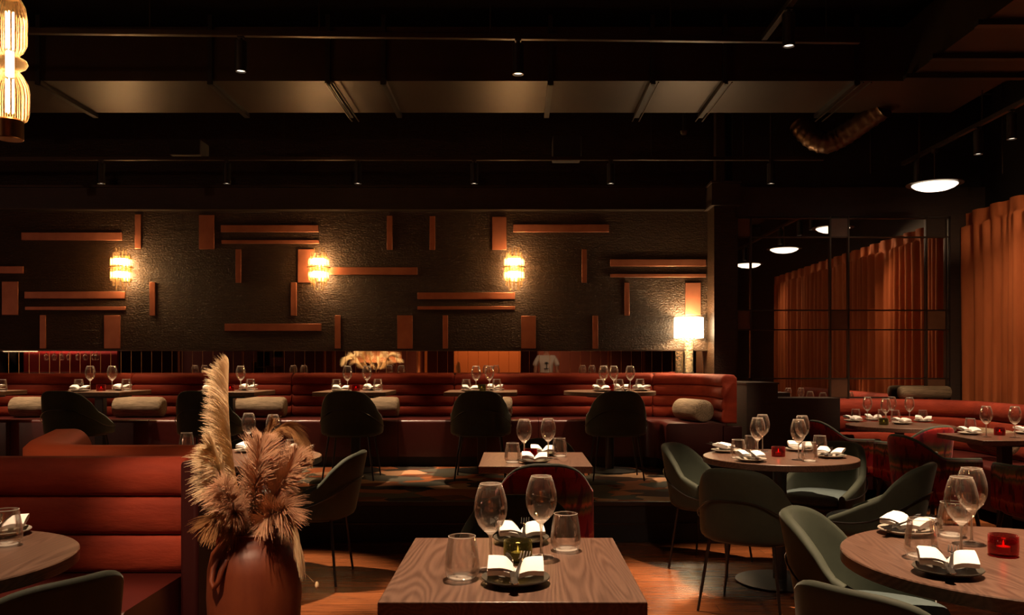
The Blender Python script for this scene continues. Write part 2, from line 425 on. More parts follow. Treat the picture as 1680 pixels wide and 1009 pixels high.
# ------------------------------------------------------------------ ceiling ducts and services
DZ = 3.50
t = thing('ventilation_duct', 'big flat dark rectangular duct running across under the ceiling', 'duct', (0, 0, 0))
MB().box(-8, 3.78, 6.62, 7.46, DZ, DZ + .42).build('cross_duct', M['ductmetal'], t, smooth=False)
MB().box(2.99, 3.78, 1.5, 6.62, DZ, DZ + .42).build('side_duct', M['ductmetal'], t, smooth=False)
for X in (-6.0, -4.95, -3.71, -2.38, -1.47, -1.04, .25, 1.04, 1.60, 2.62):
    MB().box(X - .022, X + .022, 6.59, 7.50, DZ - .035, DZ - .001).box(X - .016, X + .016, 6.585, 6.62, DZ - .035, DZ + .5).build('flange', M['blackmetal'], t, smooth=False)
for Y in (5.46, 6.06, 6.47, 4.2):
    MB().box(2.93, 3.84, Y - .03, Y + .03, DZ - .035, DZ - .001).build('flange', M['blackmetal'], t, smooth=False)
tag(MB().box(-8, 4.2, 7.0, 7.04, 3.97, 4.01).box(-8, 4.2, 7.56, 7.60, 3.7, 3.74).build('pipe_run', M['blackmetal'], smooth=False), 'thin dark service pipes running behind the flat duct', 'pipe')
for k, X in enumerate((-1.44, 1.04, 1.60, 2.66)):
    o = MB().tube([(X - .03, 6.5, DZ - .05), (X - .03, 7.55, DZ - .05)], .006, 6).tube([(X + .03, 6.5, DZ - .05), (X + .03, 7.55, DZ - .05)], .006, 6).build('hanger_rods', M['track'])
    tag(o, 'twin thin hanger rods under the duct, ' + ('left of centre', 'first right of centre', 'second right of centre', 'nearest the flexible hose')[k], 'duct hanger', 'duct hangers')
# flexible hose
pts = [P(1312, 204, 7.9), P(1322, 218, 7.85), P(1338, 231, 7.8), P(1356, 236, 7.75), P(1378, 226, 7.7), P(1400, 212, 7.6), P(1430, 190, 7.45), P(1450, 176, 7.35)]
dense = []
for i in range(len(pts) - 1):
    for k in range(8): dense.append(pts[i].lerp(pts[i + 1], k / 8))
dense.append(pts[-1])
for _ in range(6): dense = [dense[0]] + [(dense[i - 1] + dense[i] * 2 + dense[i + 1]) / 4 for i in range(1, len(dense) - 1)] + [dense[-1]]
t = thing('flexible_duct', 'bent ribbed bronze coloured air hose hanging right of centre', 'duct', (0, 0, 0))
MB().tube(dense, [.092 + .008 * (1 if i % 4 == 0 else 0) for i in range(len(dense))], 28).build('hose', M['tube_metal'], t, angle=80)
# lighting tracks
def track(a, b_, label, hang=()):
    t = thing('lighting_track', label, 'track', (0, 0, 0))
    a = Vector(a); b_ = Vector(b_); d = (b_ - a); L = d.length; ang = math.atan2(d.y, d.x)
    m_ = MB().box(0, L, -.018, .018, 0, .035); m_.build('rail', M['track'], t, loc=a, rz=ang, bevel=.003)
    for h in hang:
        p = a.lerp(b_, h); MB().tube([(p.x, p.y, p.z + .03), (p.x, p.y, DZ if p.x > 3 and p.y < 7.46 else 4.1)], .005, 6).build('suspension_rod', M['track'], t)
    return t
track((-5, 5.28, 3.37), (2.2, 5.50, 3.37), 'dark ceiling light track across the front, above left half', [.15, .373, .52, .67, .83, .97])
track((-8, 8.10, 3.235), (2.9, 8.10, 3.235), 'dark ceiling light track above the platform tables', [.40, .53, .63, .72, .85, .93])
track((3.72, 8.25, 3.22), (3.72, 1.2, 3.22), 'dark ceiling light track running beside the curtain', [.05, .2, .33, .6])
track((1.57, 5.45, 3.37), (1.57, 2.2, 3.37), 'dark ceiling light track above round tables at upper right', [.3, .8])
track((-2.6, 2.95, 3.37), (1.2, 2.95, 3.37), 'dark ceiling light track above the foreground tables', [.2, .8])

def mk_spot():
    t = empty('track_spotlight')
    MB().lathe([(.0, .0), (.012, .0), (.012, -.035), (.0, -.035)], 12).box(-.02, .02, -.015, .015, -.012, .0).build('bracket', M['blackmetal'], t)
    MB().lathe([(.0, -.03), (.032, -.03), (.036, -.034), (.036, -.222), (.030, -.222), (.028, -.205), (.0, -.205)], 24).build('housing', M['blackmetal'], t)
    MB().lathe([(.0, -.212), (.029, -.212)], 20).build('lens', M['lens'], t)
    return t
def spot(x, y, z, target, power, label, angle=38, blend=.35, col=WARM, radius=.028):
    o = make('spot', mk_spot, (x, y, z), 0, label, 'spotlight', 'cylinder spotlights on the ceiling tracks')
    light('beam', 'SPOT', (0, 0, -.235), power, col, o, radius, angle, blend, target=Vector(target) - Vector((0, 0, -.0)))
    return o

# ------------------------------------------------------------------ banquettes
def path_pts(segs, step=.04):
    """segs: ('l', x, y) points and ('a', cx, cy, r, a0, a1)"""
    out = []
    for s_ in segs:
        if s_[0] == 'l': out.append((s_[1], s_[2]))
        else:
            _, cx, cy, r, a0, a1 = s_; n = 14
            for k in range(n + 1):
                a = math.radians(a0 + (a1 - a0) * k / n); out.append((cx + r * math.cos(a), cy + r * math.sin(a)))
    P_ = [out[0]]
    for q in out[1:]:
        d = math.dist(P_[-1], q)
        if d < 1e-4: continue
        n = max(1, int(d / step)); p = P_[-1]
        for k in range(1, n + 1): P_.append((p[0] + (q[0] - p[0]) * k / n, p[1] + (q[1] - p[1]) * k / n))
    L = [0]
    for i in range(1, len(P_)): L.append(L[-1] + math.dist(P_[i - 1], P_[i]))
    return P_, L
def sweep(pth, prof, s0, s1, side=1, mb=None, puff=0):
    """prof: closed list (u, z); u goes to the seat side of the path"""
    P_, L = pth; rows = []
    idx = [i for i in range(len(P_)) if s0 < L[i] < s1]
    def at(s_):
        for i in range(1, len(P_)):
            if L[i] >= s_ - 1e-9:
                f = (s_ - L[i - 1]) / max(1e-9, L[i] - L[i - 1]); return (P_[i - 1][0] + (P_[i][0] - P_[i - 1][0]) * f, P_[i - 1][1] + (P_[i][1] - P_[i - 1][1]) * f)
        return P_[-1]
    S = [s0] + [L[i] for i in idx] + [s1]
    if puff: S = [s0, s0 + .006, s0 + .02] + [s_ for s_ in S[1:-1] if s0 + .03 < s_ < s1 - .03] + [s1 - .02, s1 - .006, s1]
    cu = sum(u for u, z in prof) / len(prof); cz = sum(z for u, z in prof) / len(prof)
    for s_ in S:
        p = at(s_); a = at(max(0, s_ - .02)); b_ = at(min(L[-1], s_ + .02))
        d = Vector((b_[0] - a[0], b_[1] - a[1])).normalized(); n = Vector((d.y, -d.x)) * side
        e = min(s_ - s0, s1 - s_); k = 0
        if puff: k = puff * (1 - min(1, e / .02)) ** 2
        def sh(u, z):
            l_ = math.hypot(u - cu, z - cz) or 1; q = max(0, 1 - k / l_); return cu + (u - cu) * q, cz + (z - cz) * q
        row = []
        for u, z in prof:
            u, z = sh(u, z); row.append((p[0] + n.x * u, p[1] + n.y * u, z))
        rows.append(row)
    mb = mb or MB(); mb.grid(rows, cv=True, capu=True); return mb
def back_prof(z0, z1, n, th=.10, bul=.05, top=.05, back=-.10):
    """channelled backrest: n horizontal rolls between z0 and z1"""
    pts = []; h = (z1 - z0) / n
    for i in range(n):
        K = 9
        for k in range(K + (1 if i == n - 1 else 0)):
            a = PI * k / K
            if i == n - 1 and k > K / 2: break
            zz = z0 + h * (i + (1 - math.cos(a)) / 2); pts.append((bul * (math.sin(a) ** .55 if math.sin(a) > 0 else 0), zz))
    # rounded top
    zt = z1 - h / 2
    for k in range(1, 9):
        a = PI / 2 * k / 8
        pts.append((bul - (bul + 0.02) * (1 - math.cos(a)) * .9, zt + (z1 - zt) * math.sin(a)))
    pts.append((back + .03, z1)); pts.append((back, z1 - .03)); pts.append((back, z0))
    return pts
def seat_prof(zs, d, zb, r=.035, u0=.0):
    pts = [(u0, zb), (u0, zs)]
    for k in range(0, 7):
        a = PI / 2 * k / 6; pts.append((d - r + r * math.sin(a), zs - r + r * math.cos(a)))
    pts.append((d, zb)); return pts

# platform bench
pth = path_pts([('l', -6.6, 8.86), ('l', 1.15, 8.86), ('a', 1.15, 8.11, .75, 90, 0), ('l', 1.90, 7.78)])
Ltot = pth[1][-1]
t = thing('banquette', 'long rust red channelled bench along the platform wall, curving at right end', 'bench', (0, 0, 0))
seams = [0, .88, 2.57, 4.26, 5.94, 7.62, 8.62, Ltot]
bp = back_prof(PLAT + .46, PLAT + .905, 4, bul=.045)
def s_of(x): return x + 6.6
for a, b_ in zip([0, 1.0, 2.6, s_of(-2.34), s_of(-.66), s_of(1.40)], [1.0, 2.6, s_of(-2.34), s_of(-.66), s_of(1.40), Ltot]):
    sweep(pth, bp, a + .003, b_ - .003, side=1, puff=.02).build('backrest', M['velvet'], t, angle=70)
for a, b_ in zip([0, s_of(-4.95), s_of(-3.6), s_of(-1.17), s_of(.2)], [s_of(-4.95), s_of(-3.6), s_of(-1.17), s_of(.2), Ltot]):
    sweep(pth, seat_prof(PLAT + .46, .55, PLAT + .10), a + .002, b_ - .002, side=1).build('seat', M['seatred'], t, angle=60)
sweep(pth, [(0, PLAT), (0, PLAT + .10), (.50, PLAT + .10), (.50, PLAT)], 0, Ltot, side=1).build('plinth', M['black'], t)
MB().box(1.865, 2.035, 7.745, 7.785, PLAT, PLAT + .44).build('end_panel', M['basered'], t, bevel=.01)

# booth at left, rear one facing the platform
t = thing('banquette', 'orange rust curved booth behind the foreground bench, its back to us', 'bench', (0, 0, 0))
pth = path_pts([('l', -1.36, 3.98), ('l', -1.93, 3.98), ('a', -1.93, 4.38, .40, 270, 200), ('l', -2.58, 4.98)])
Lt = pth[1][-1]
sweep(pth, back_prof(.10, .93, 3, bul=.09, back=-.13), 0, Lt, side=1, puff=.03).build('backrest', M['orange_velvet'], t, angle=70)
sweep(pth, seat_prof(.46, .50, .10, u0=.04), .02, Lt - .02, side=1).build('seat', M['seatred'], t, angle=60)
# foreground booth
t = thing('banquette', 'rust red channelled bench in left foreground facing us', 'bench', (0, 0, 0))
pth = path_pts([('l', -4.2, 3.44), ('l', -1.33, 3.44)])
Lt = pth[1][-1]
sweep(pth, back_prof(.47, .93, 3, bul=.05, back=-.09), 0, Lt, side=1, puff=.02).build('backrest', M['velvet'], t, angle=70)
sweep(pth, seat_prof(.47, .58, .12), 0, Lt, side=1).build('seat', M['seatred'], t, angle=60)
MB().box(-4.2, -1.36, 2.9, 3.4, 0, .12).build('plinth', M['black'], t, smooth=False)
MB().box(-1.325, -1.255, 3.34, 3.56, 0, .925).build('end_panel', M['basered'], t, bevel=.015)
# olive seat edge at far left
o = MB().lathe([(0, .80), (.30, .80), (.36, .785), (.38, .75), (.38, .1), (0, .1)], 48, sx=1.0, sy=.9).build('ottoman_seat', M['green'], loc=(-3.10, 4.45, 0))
tag(o, 'olive upholstered rounded seat back left of the orange booth', 'seat')

# right bench along the mirror and curtain
t = thing('banquette', 'rust red bench at right under the mirror, curving along the curtain', 'bench', (0, 0, 0))
pth = path_pts([('l', 3.03, 8.68), ('l', 3.78, 8.68), ('a', 3.78, 8.08, .60, 90, 0), ('l', 4.38, 4.6)])
Lt = pth[1][-1]
bp = back_prof(.46, .945, 3, bul=.05, back=-.11)
for a, b_ in ((0, 1.9), (1.9, 3.6), (3.6, Lt)):
    sweep(pth, bp, a + .003, b_ - .003, side=1, puff=.02).build('backrest', M['velvet'], t, angle=70)
sweep(pth, seat_prof(.46, .52, .10), 0, Lt, side=1).build('seat', M['seatred'], t, angle=60)
# low dark partition
tag(MB().box(2.13, 2.42, 7.95, 8.78, 0, 1.115).box(2.42, 3.0, 7.95, 8.30, 0, .985).box(2.12, 2.43, 7.94, 8.79, 1.115, 1.13).build('low_partition', M['darkwood'], smooth=False),
    'low dark timber partition between the two red benches', 'partition')
# bolsters
def mk_bolster():
    prof = [(0, -.25), (.06, -.25), (.09, -.243), (.102, -.225), (.105, -.19), (.105, .19), (.102, .225), (.09, .243), (.06, .25), (0, .25)]
    m_ = MB().lathe(prof, 32); m_.xf(Matrix.Rotation(PI / 2, 4, 'Y'))
    return m_.build('bolster_cushion', M['bolster'], angle=60)
zb = PLAT + .46 + .106
for px, l_ in ((57, 'nearest the left frame edge'), (226, 'right of the chair under the left sconce'), (427, 'right of the tall pampas plume'), (613, 'beside the chair right of middle sconce'), (800, 'half hidden by the chair left of right sconce')):
    make('bolster', mk_bolster, ((px - 850) / F * 8.62, 8.66, zb), 0, 'woven beige bolster on platform bench, ' + l_, 'cushion', 'beige bolsters on the platform bench')
make('bolster', mk_bolster, (1.66, 8.12, zb), math.radians(-74), 'woven beige bolster seen end on in the bench corner by the lamp', 'cushion', 'beige bolsters on the platform bench')
o = make('bolster', mk_bolster, (4.16, 8.74, .945 + .068), 0, 'shiny woven bolster lying on top of the right bench before the curtain', 'cushion')
o.scale = (1.05, .62, .62)
o = make('bolster', mk_bolster, (4.17, 7.5, .63), PI / 2 + .1, 'woven beige bolster behind the far right table', 'cushion')

# ------------------------------------------------------------------ chairs
def interp(tab, s):
    n = len(tab)
    sl = [0 if i in (0,) else ((tab[min(i + 1, n - 1)][1] - tab[i - 1][1]) / (tab[min(i + 1, n - 1)][0] - tab[i - 1][0])) for i in range(n)]
    for i in range(n - 1):
        (a, va), (b_, vb) = tab[i], tab[i + 1]
        if s <= b_ + 1e-9:
            h = b_ - a; f = (s - a) / h
            return ((2 * f ** 3 - 3 * f * f + 1) * va + (f ** 3 - 2 * f * f + f) * h * sl[i] + (-2 * f ** 3 + 3 * f * f) * vb + (f ** 3 - f * f) * h * sl[i + 1])
    return tab[-1][1]
def shell(a, b_, La, tops, zb, th, lean, n=44, flare=.10, rimr=None, arc=.70, t0=-1, t1=1, out=0.0, squ=.88, wk=0):
    rows = []
    for i in range(n + 1):
        tt = t0 + (t1 - t0) * i / n; s = abs(tt); sg = 1 if tt >= 0 else -1
        if s <= arc:
            q = s / arc * PI / 2; x = a * math.sin(q) ** squ if q > 0 else 0; y = -b_ * math.cos(q) ** squ if q < PI / 2 - 1e-6 else 0
            nx, ny = math.sin(q), -math.cos(q)
        else:
            f = (s - arc) / (1 - arc); x = a - .015 * f * f; y = f * La; nx, ny = 1, 0
        T = interp(tops, s); x *= sg; nx *= sg; wg = wk * .075 * min(1, max(0, (s - .40) / .26)) - wk * .06
        z0 = zb; r = th / 2; row = []
        def pt(z, off):
            k = max(0, (z - zb) / .36); ln = lean * k
            fx = flare * k * k * .3
            xx = x * (1 - fx) * (1 + wg) + nx * off; yy = y - ln * max(0, 1 - (y + b_) / (b_ + La)) + ny * off
            return (xx, yy, z)
        row.append(pt(z0, -.05)); row.append(pt(z0, -.022)); row.append(pt(z0 + .010, -.006))
        for k in range(9):
            z = z0 + .03 + (T - r - z0 - .03) * k / 8; row.append(pt(z, .0 + out))
        for k in range(1, 7):
            q = PI * k / 7; row.append(pt(T - r + r * math.sin(q), -r + r * math.cos(q) + out))
        for k in range(7):
            z = T - r + (z0 + .05 - T + r) * k / 6; row.append(pt(z, -th + out))
        rows.append(row)
    return rows
TUB = [(0, .778), (.20, .772), (.36, .742), (.50, .672), (.58, .605), (.66, .578), (.82, .525), (1.0, .475)]
SEAM = [(0, .615), (.2, .60), (.45, .53), (.7, .465), (1.0, .45)]
def seam_tube(mb, a, b_, La, lean, arc, tab, r=.004, off=.006, zb=.39, squ=.88, t1=1):
    pts = []
    for i in range(41):
        tt = -t1 + 2 * t1 * i / 40; s = abs(tt); sg = 1 if tt >= 0 else -1
        if s <= arc:
            q = s / arc * PI / 2; x = a * math.sin(q) ** squ if q > 0 else 0; y = -b_ * math.cos(q) ** squ if q < PI / 2 - 1e-6 else 0; nx, ny = math.sin(q), -math.cos(q)
        else:
            f = (s - arc) / (1 - arc); x = a - .015 * f * f; y = f * La; nx, ny = 1, 0
        z = interp(tab, s); k = (z - zb) / .36
        pts.append((sg * (x * (1 - .03 * k * k) + nx * off), y - lean * k * max(0, 1 - (y + b_) / (b_ + La)) + ny * off, z))
    return mb.tube(pts, r, 6)
def superdisc(mb, hx, y0, y1, z0, z1, n=40, e=2.6, r=.025):
    cy = (y0 + y1) / 2; hy = (y1 - y0) / 2
    def ring(k, z):
        R = []
        for j in range(n):
            q = 2 * PI * j / n; c_, s_ = math.cos(q), math.sin(q)
            R.append((hx * k * math.copysign(abs(c_) ** (2 / e), c_), cy + hy * k * math.copysign(abs(s_) ** (2 / e), s_), z))
        return R
    kk = 1 - r / hx
    return mb.grid([ring(.02, z0), ring(kk, z0), ring(1, z0 + r * .8), ring(1, z1 - r), ring(1 - r * .3 / hx, z1 - r * .3), ring(kk, z1 - .002), ring(kk * .6, z1 + .006), ring(.02, z1 + .008)], cv=True, capu=True)
def legs(t, z, sx, sy0, sy1, m_, r0=.010, r1=.007, ex=.05, ey=.04):
    for x, y in ((-sx, sy0), (sx, sy0), (-sx, sy1), (sx, sy1)):
        dx = ex if x > 0 else -ex; dy = -ey if y == sy0 else ey
        MB().tube([(x, y, z), (x + dx, y + dy, 0.001)], [r0, r1], 8).build('leg', m_, t)
def mk_green():
    t = empty('tub_chair')
    bk = MB().grid(shell(.262, .245, .17, TUB, .385, .045, .075, wk=1), capu=True).build('backrest', M['green'], t, angle=60)
    seam_tube(MB(), .262, .245, .17, .075, .70, SEAM).build('piping', M['blackmetal'], bk)
    superdisc(MB(), .222, -.20, .24, .40, .465).build('seat', M['seatteal'], t, angle=50)
    superdisc(MB(), .235, -.215, .225, .375, .405, r=.02).build('seat_base', M['green'], t, angle=50)
    legs(t, .38, .17, -.15, .16, M['blackmetal'])
    return t
ARM = [(0, .80), (.12, .795), (.26, .765), (.38, .715), (.47, .672), (.54, .655), (1.0, .645)]
def mk_ikat():
    t = empty('armchair')
    bk = MB().grid(shell(.265, .25, .20, ARM, .34, .05, .05, arc=.62, squ=.85), capu=True).build('backrest', M['ikat'], t, angle=60)
    rim = [(s, v + .004) for s, v in ARM]
    pts = []
    for r_ in shell(.265, .25, .20, ARM, .34, .05, .05, arc=.62, squ=.85): pts.append(((Vector(r_[14]) + Vector(r_[15])) / 2))
    MB().tube([p - Vector((0, 0, .012)) for p in pts], .019, 10).build('rim_band', M['green'], bk, angle=80)
    superdisc(MB(), .225, -.20, .25, .36, .46).build('seat', M['ikat'], t, angle=50)
    superdisc(MB(), .24, -.22, .24, .32, .365, r=.02).build('seat_base', M['ikat'], t, angle=50)
    legs(t, .33, .18, -.15, .18, M['darkwood'], .016, .010)
    return t
def green_chair(x, y, face, label, z=0, group=None):
    """face: direction of the seat front in degrees, 90 = away from us"""
    return make('green', mk_green, (x, y, z), math.radians(face - 90), label, 'chair', group)
def ikat_chair(x, y, face, label):
    return make('ikat', mk_ikat, (x, y, 0), math.radians(face - 90), label, 'chair')
G = 'green tub chairs on the platform'
for px, f_, l_ in ((115, 87, 'under the left wall sconce'), (335, 88, 'partly behind the tall pampas plume'), (573, 90, 'just right of the middle sconce'), (788, 90, 'just left of the right sconce'), (1013, 91, 'nearest the table lamp')):
    green_chair((px - 850) / F * 7.38, 7.50, f_, 'dark green tub chair on the platform seen from behind, ' + l_, PLAT, G)
green_chair(-1.25, 5.22, 178, 'dark green tub chair in profile right of the pampas vase')
green_chair(-1.86, 5.80, 275, 'green tub chair behind the round table hidden by pampas')
green_chair(.19, 5.78, 270, 'green tub chair on far side of the middle square table')
green_chair(0.0, 3.16, 268, 'dark green tub chair on far side of the square foreground table')
green_chair(1.25, 5.55, -35, 'olive green tub chair at left rear of round table, inner seat showing')
green_chair(1.24, 4.55, 56, 'olive green tub chair at left front of the round table, back towards us')
green_chair(2.0, 5.62, 222, 'dark green tub chair at right rear of the round table, facing us')
green_chair(1.97, 4.74, 143, 'green tub chair at right of the round table, back leaning to far right')
green_chair(1.25, 2.99, -32, 'large sage green tub chair with open seat beside the lower right table')
green_chair(1.01, 2.21, 38, 'olive green chair back cut by the bottom frame edge below the lower right table')
green_chair(-1.36, 2.27, 150, 'green velvet chair back in the lower left corner')
ikat_chair(.14, 4.58, 90, 'red patterned chair with back to us at the middle square table')
ikat_chair(2.92, 7.62, 8, 'red patterned armchair in profile at left of the table by the mirrored screen')
ikat_chair(3.33, 7.18, 112, 'red patterned armchair with rounded back before the table by the mirrored screen')
ikat_chair(2.98, 6.12, 12, 'red patterned armchair facing right at the far right table')
ikat_chair(3.42, 5.52, 95, 'red patterned armchair cut by the right frame edge')

# ------------------------------------------------------------------ tables
def table_rect(name, label, x0, x1, y0, y1, z=0, m_='walnut'):
    cx, cy = (x0 + x1) / 2, (y0 + y1) / 2
    t = thing(name, label, 'table', (cx, cy, z))
    MB().box(x0 - cx, x1 - cx, y0 - cy, y1 - cy, .712, .75).build('tabletop', M[m_], t, bevel=.003)
    MB().box(-.04, .04, -.04, .04, .02, .69).box(-.2, .2, -.2, .2, .69, .711).build('pedestal', M['blackmetal'], t, bevel=.004)
    MB().lathe([(0, .002), (.23, .002), (.23, .010), (.05, .022), (0, .022)], 36).build('base_plate', M['blackmetal'], t)
    return t
def table_round(name, label, cx, cy, r, z=0, m_='walnut'):
    t = thing(name, label, 'table', (cx, cy, z))
    MB().lathe([(0, .712), (r - .006, .712), (r, .716), (r, .747), (r - .003, .75), (0, .75)], 96).build('tabletop', M[m_], t)
    MB().lathe([(0, .02), (.04, .02), (.04, .69), (.22, .695), (.22, .711), (0, .711)], 24).build('pedestal', M['blackmetal'], t)
    MB().lathe([(0, .002), (.26, .002), (.26, .010), (.05, .022), (0, .022)], 36).build('base_plate', M['blackmetal'], t)
    return t
table_rect('square_table', 'large square walnut table in the foreground centre', -.33, .304, 2.0, 2.74)
table_rect('square_table', 'smaller square walnut table in the middle, in front of the platform', -.216, .405, 4.63, 5.37)
table_round('round_table', 'round walnut table cut by the left frame edge', -1.76, 2.41, .465)
table_round('round_table', 'round table ringed by four green chairs, right of centre', 1.57, 5.12, .45)
table_round('round_table', 'big round walnut table in the lower right corner', 1.46, 2.44, .505)
table_rect('square_table', 'squared table cut by the right frame edge before the red bench', 3.36, 4.06, 6.17, 6.85)
table_round('round_table', 'table in front of the right bench by the mirrored screen', 3.46, 7.74, .46)
table_round('round_table', 'round table half hidden behind the pampas grass', -1.68, 5.12, .49)
RT = [(-5.12, 'rect', 'cut by left frame edge'), (-3.91, 'rect', 'under the left wall sconce'), (-2.70, 'rect', 'behind the tall pampas plume'),
      (-1.52, 'rect', 'just right of the middle sconce'), (-.34, 'rect', 'just left of the right sconce'), (.86, 'round', 'wide and round near the bench corner')]
for X, k, l_ in RT:
    lab = 'platform table with black pedestal, ' + l_
    if k == 'rect': table_rect('square_table', lab, X - .33, X + .33, 7.66, 8.33, PLAT, 'walnut_pale')
    else: table_round('round_table', lab, X, 8.02, .43, PLAT, 'walnut_pale')

# ------------------------------------------------------------------ tableware
def mk_wine():
    pr = [(0, .0), (.036, .0), (.037, .0015), (.034, .003), (.012, .006), (.0045, .014), (.0036, .03), (.0036, .085), (.006, .096), (.018, .107), (.033, .124), (.043, .148), (.0455, .168), (.043, .192), (.036, .218), (.0297, .234),
          (.0289, .234), (.0350, .2175), (.0418, .192), (.0443, .168), (.0418, .149), (.032, .1255), (.017, .109), (.0, .104)]
    o = empty('wine_glass')
    MB().lathe([(0, .098), (.008, .099), (.016, .107), (.012, .1085), (0, .106)], 20).build('bowl_base_glint', M['glintglass'], o)  # pale hazy body imitating the bright spot above the stem
    bw = MB().lathe(pr[8:], 32).build('bowl', M['glass'], o, angle=75)
    MB().lathe([(.0289, .2335), (.0300, .2345), (.0300, .2355), (.0289, .236)], 32, closed=True).build('rim', M['glintglass'], bw)  # pale ring painting the light line along the rim
    MB().lathe([(.0045, .012)] + pr[6:9] + [(0, .096)], 16).build('stem', M['glintglass'], o, angle=75)
    MB().lathe(pr[:6], 28).build('foot', M['glass'], o, angle=75)
    return o
def mk_tumbler():
    pr = [(0, 0), (.030, 0), (.038, .004), (.0458, .022), (.0462, .034), (.042, .07), (.0355, .108), (.0350, .111), (.0343, .108), (.0396, .07), (.0434, .036), (.0438, .024), (.037, .010), (0, .009)]
    o = empty('water_tumbler')
    gw = MB().lathe(pr, 32).build('glass_wall', M['glass'], o, angle=60)
    MB().lathe([(.0343, .1095), (.0358, .1100), (.0358, .1110), (.0343, .1116)], 32, closed=True).build('rim', M['glintglass'], gw)  # hazy white ring standing in for the rim highlight
    MB().lathe([(0, .002), (.030, .002), (.035, .005), (.030, .0082), (0, .0075)], 28).build('thick_base_glint', M['glintglass'], o, angle=60)  # pale disc in the base imitates light focused by thick glass
    return o
def mk_candle(g):
    def f():
        t = empty('candle_holder')
        MB().lathe([(0, 0), (.036, 0), (.040, .004), (.041, .030), (.0405, .058), (.0395, .060), (.0375, .058), (.0378, .030), (.036, .008), (0, .008)], 32).build('glass_cup', M[g], t, angle=60)
        w_ = MB().lathe([(0, .009), (.0185, .009), (.0185, .026), (.016, .0275), (0, .0265)], 20).build('tealight', M['wax'], t)
        MB().lathe([(0, .026), (.0014, .029), (.0022, .033), (.0017, .038), (.0005, .043), (0, .045)], 10).build('flame', M['flame'], w_)
        return t
    return f
def mk_plate(mn, r=.088):
    def f():
        return MB().lathe([(0, 0), (r * .55, 0), (r * .62, .003), (r * .95, .013), (r, .017), (r * .985, .0195), (r * .90, .0165), (r * .6, .0075), (0, .006)], 40).build('side_plate', M[mn], angle=60)
    return f
def mk_napkin():
    rows = []; nx, ny = 25, 9
    def prof(u):
        a = abs(u); return .008 + .015 * a ** .8 + (.004 * math.sin(a * 4))
    m_ = MB(); top = []; bot = []
    for i in range(nx):
        u = -1 + 2 * i / (nx - 1); x = .074 * u * (1 - .04 * abs(u)); k = .036 + .012 * abs(u)
        z = prof(u); sk = .010 * u * (1 if u > 0 else -1)
        row = []
        loop = [(-1, 0), (-1.03, .004), (-1, .009), (-.5, .012), (0, .0125), (.5, .012), (1, .009), (1.03, .004), (1, 0), (.5, -.001), (-.5, -.001)]
        for v, dz in loop:
            row.append((x, v * k + sk, z + dz * 1.3 + .0085 * (v + 1) * min(1, abs(u) * 3)))
        rows.append(row)
    m_.grid(rows, cv=True, capu=True)
    # second fold layer
    rows = []
    for i in range(13):
        u = -.95 + .9 * i / 12; x = .074 * u; k = .028 + .010 * abs(u); z = prof(u) + .0155
        rows.append([(x, v * k - .002, z + dz + .0085 * (v + 1) * min(1, abs(u) * 3)) for v, dz in ((-1, 0), (-1, .003), (0, .005), (1, .003), (1, 0), (0, -.001))])
    m_.grid(rows, cv=True, capu=True)
    return m_.build('folded_napkin', M['napkin'], angle=50)
def flat(mb, pts, zt=.0016):
    """pts: (y, halfwidth, z)"""
    rows = [[(-w_, y, z), (w_, y, z), (w_ * .8, y, z + zt), (-w_ * .8, y, z + zt)] for y, w_, z in pts]
    return mb.grid(rows, cv=True, capu=True)
def mk_fork():
    m_ = flat(MB(), [(-.100, .004, 0), (-.095, .009, 0), (-.07, .0085, .001), (-.03, .0045, .004), (.02, .0032, .008), (.045, .006, .006), (.055, .0115, .003), (.064, .0125, .002)])
    for q in (-.0103, -.0035, .0035, .0103):
        n0 = len(m_.v); flat(m_, [(.062, .0019, .002), (.08, .0017, .003), (.100, .0009, .008)]); m_.v[n0:] = [(x + q, y, z) for x, y, z in m_.v[n0:]]
    return m_.build('fork', M['steel'], angle=50)
def mk_knife():
    return flat(MB(), [(-.105, .004, 0), (-.10, .0085, 0), (-.06, .0075, .001), (0, .0055, .002), (.006, .0085, .002), (.06, .0095, .002), (.095, .007, .002), (.108, .001, .002)], .002).build('table_knife', M['steel'], angle=50)

CNT = {}
def wine(p, l_): make('wine', mk_wine, p, random.random() * 6, 'stemmed wine glass, ' + l_, 'wine glass', 'stemmed wine glasses on the tables')
def tumb(p, l_): make('tumb', mk_tumbler, p, 0, 'stemless water glass, ' + l_, 'glass', 'stemless water glasses on the tables')
def candle(p, l_, g='redglass', power=.10):
    o = make('candle_' + g, mk_candle(g), p, 0, l_, 'candle holder', 'glass tealight holders on the tables')
    light('flame_light', 'POINT', (0, 0, .052), power, (1, .5, .2), o, .006)
def setting(p, rz, l_, pl='plate_light', cut=True, nz=0):
    make('plate_' + pl, mk_plate(pl), p, 0, ('dark' if pl == 'plate' else 'pale') + ' side plate under folded napkin, ' + l_, 'plate', 'side plates on the tables')
    q = Vector(p) + Vector((0, 0, .0085))
    make('napkin', mk_napkin, q, rz, 'white folded napkin on a plate, ' + l_, 'napkin', 'folded napkins on the tables')
    if cut:
        d = Matrix.Rotation(rz, 4, 'Z')
        for kind, fn, dx, a, nm in (('fork', mk_fork, .010, -.16, 'steel fork'), ('knife', mk_knife, -.012, .10, 'steel table knife')):
            o = make(kind, fn, q + d @ Vector((dx, .002, .0285)), rz + a, nm + ' lying on a napkin, ' + l_, kind, 'cutlery on napkins'); o.rotation_euler[0] = .10; o.scale = (1.15, 1.1, 1.1)

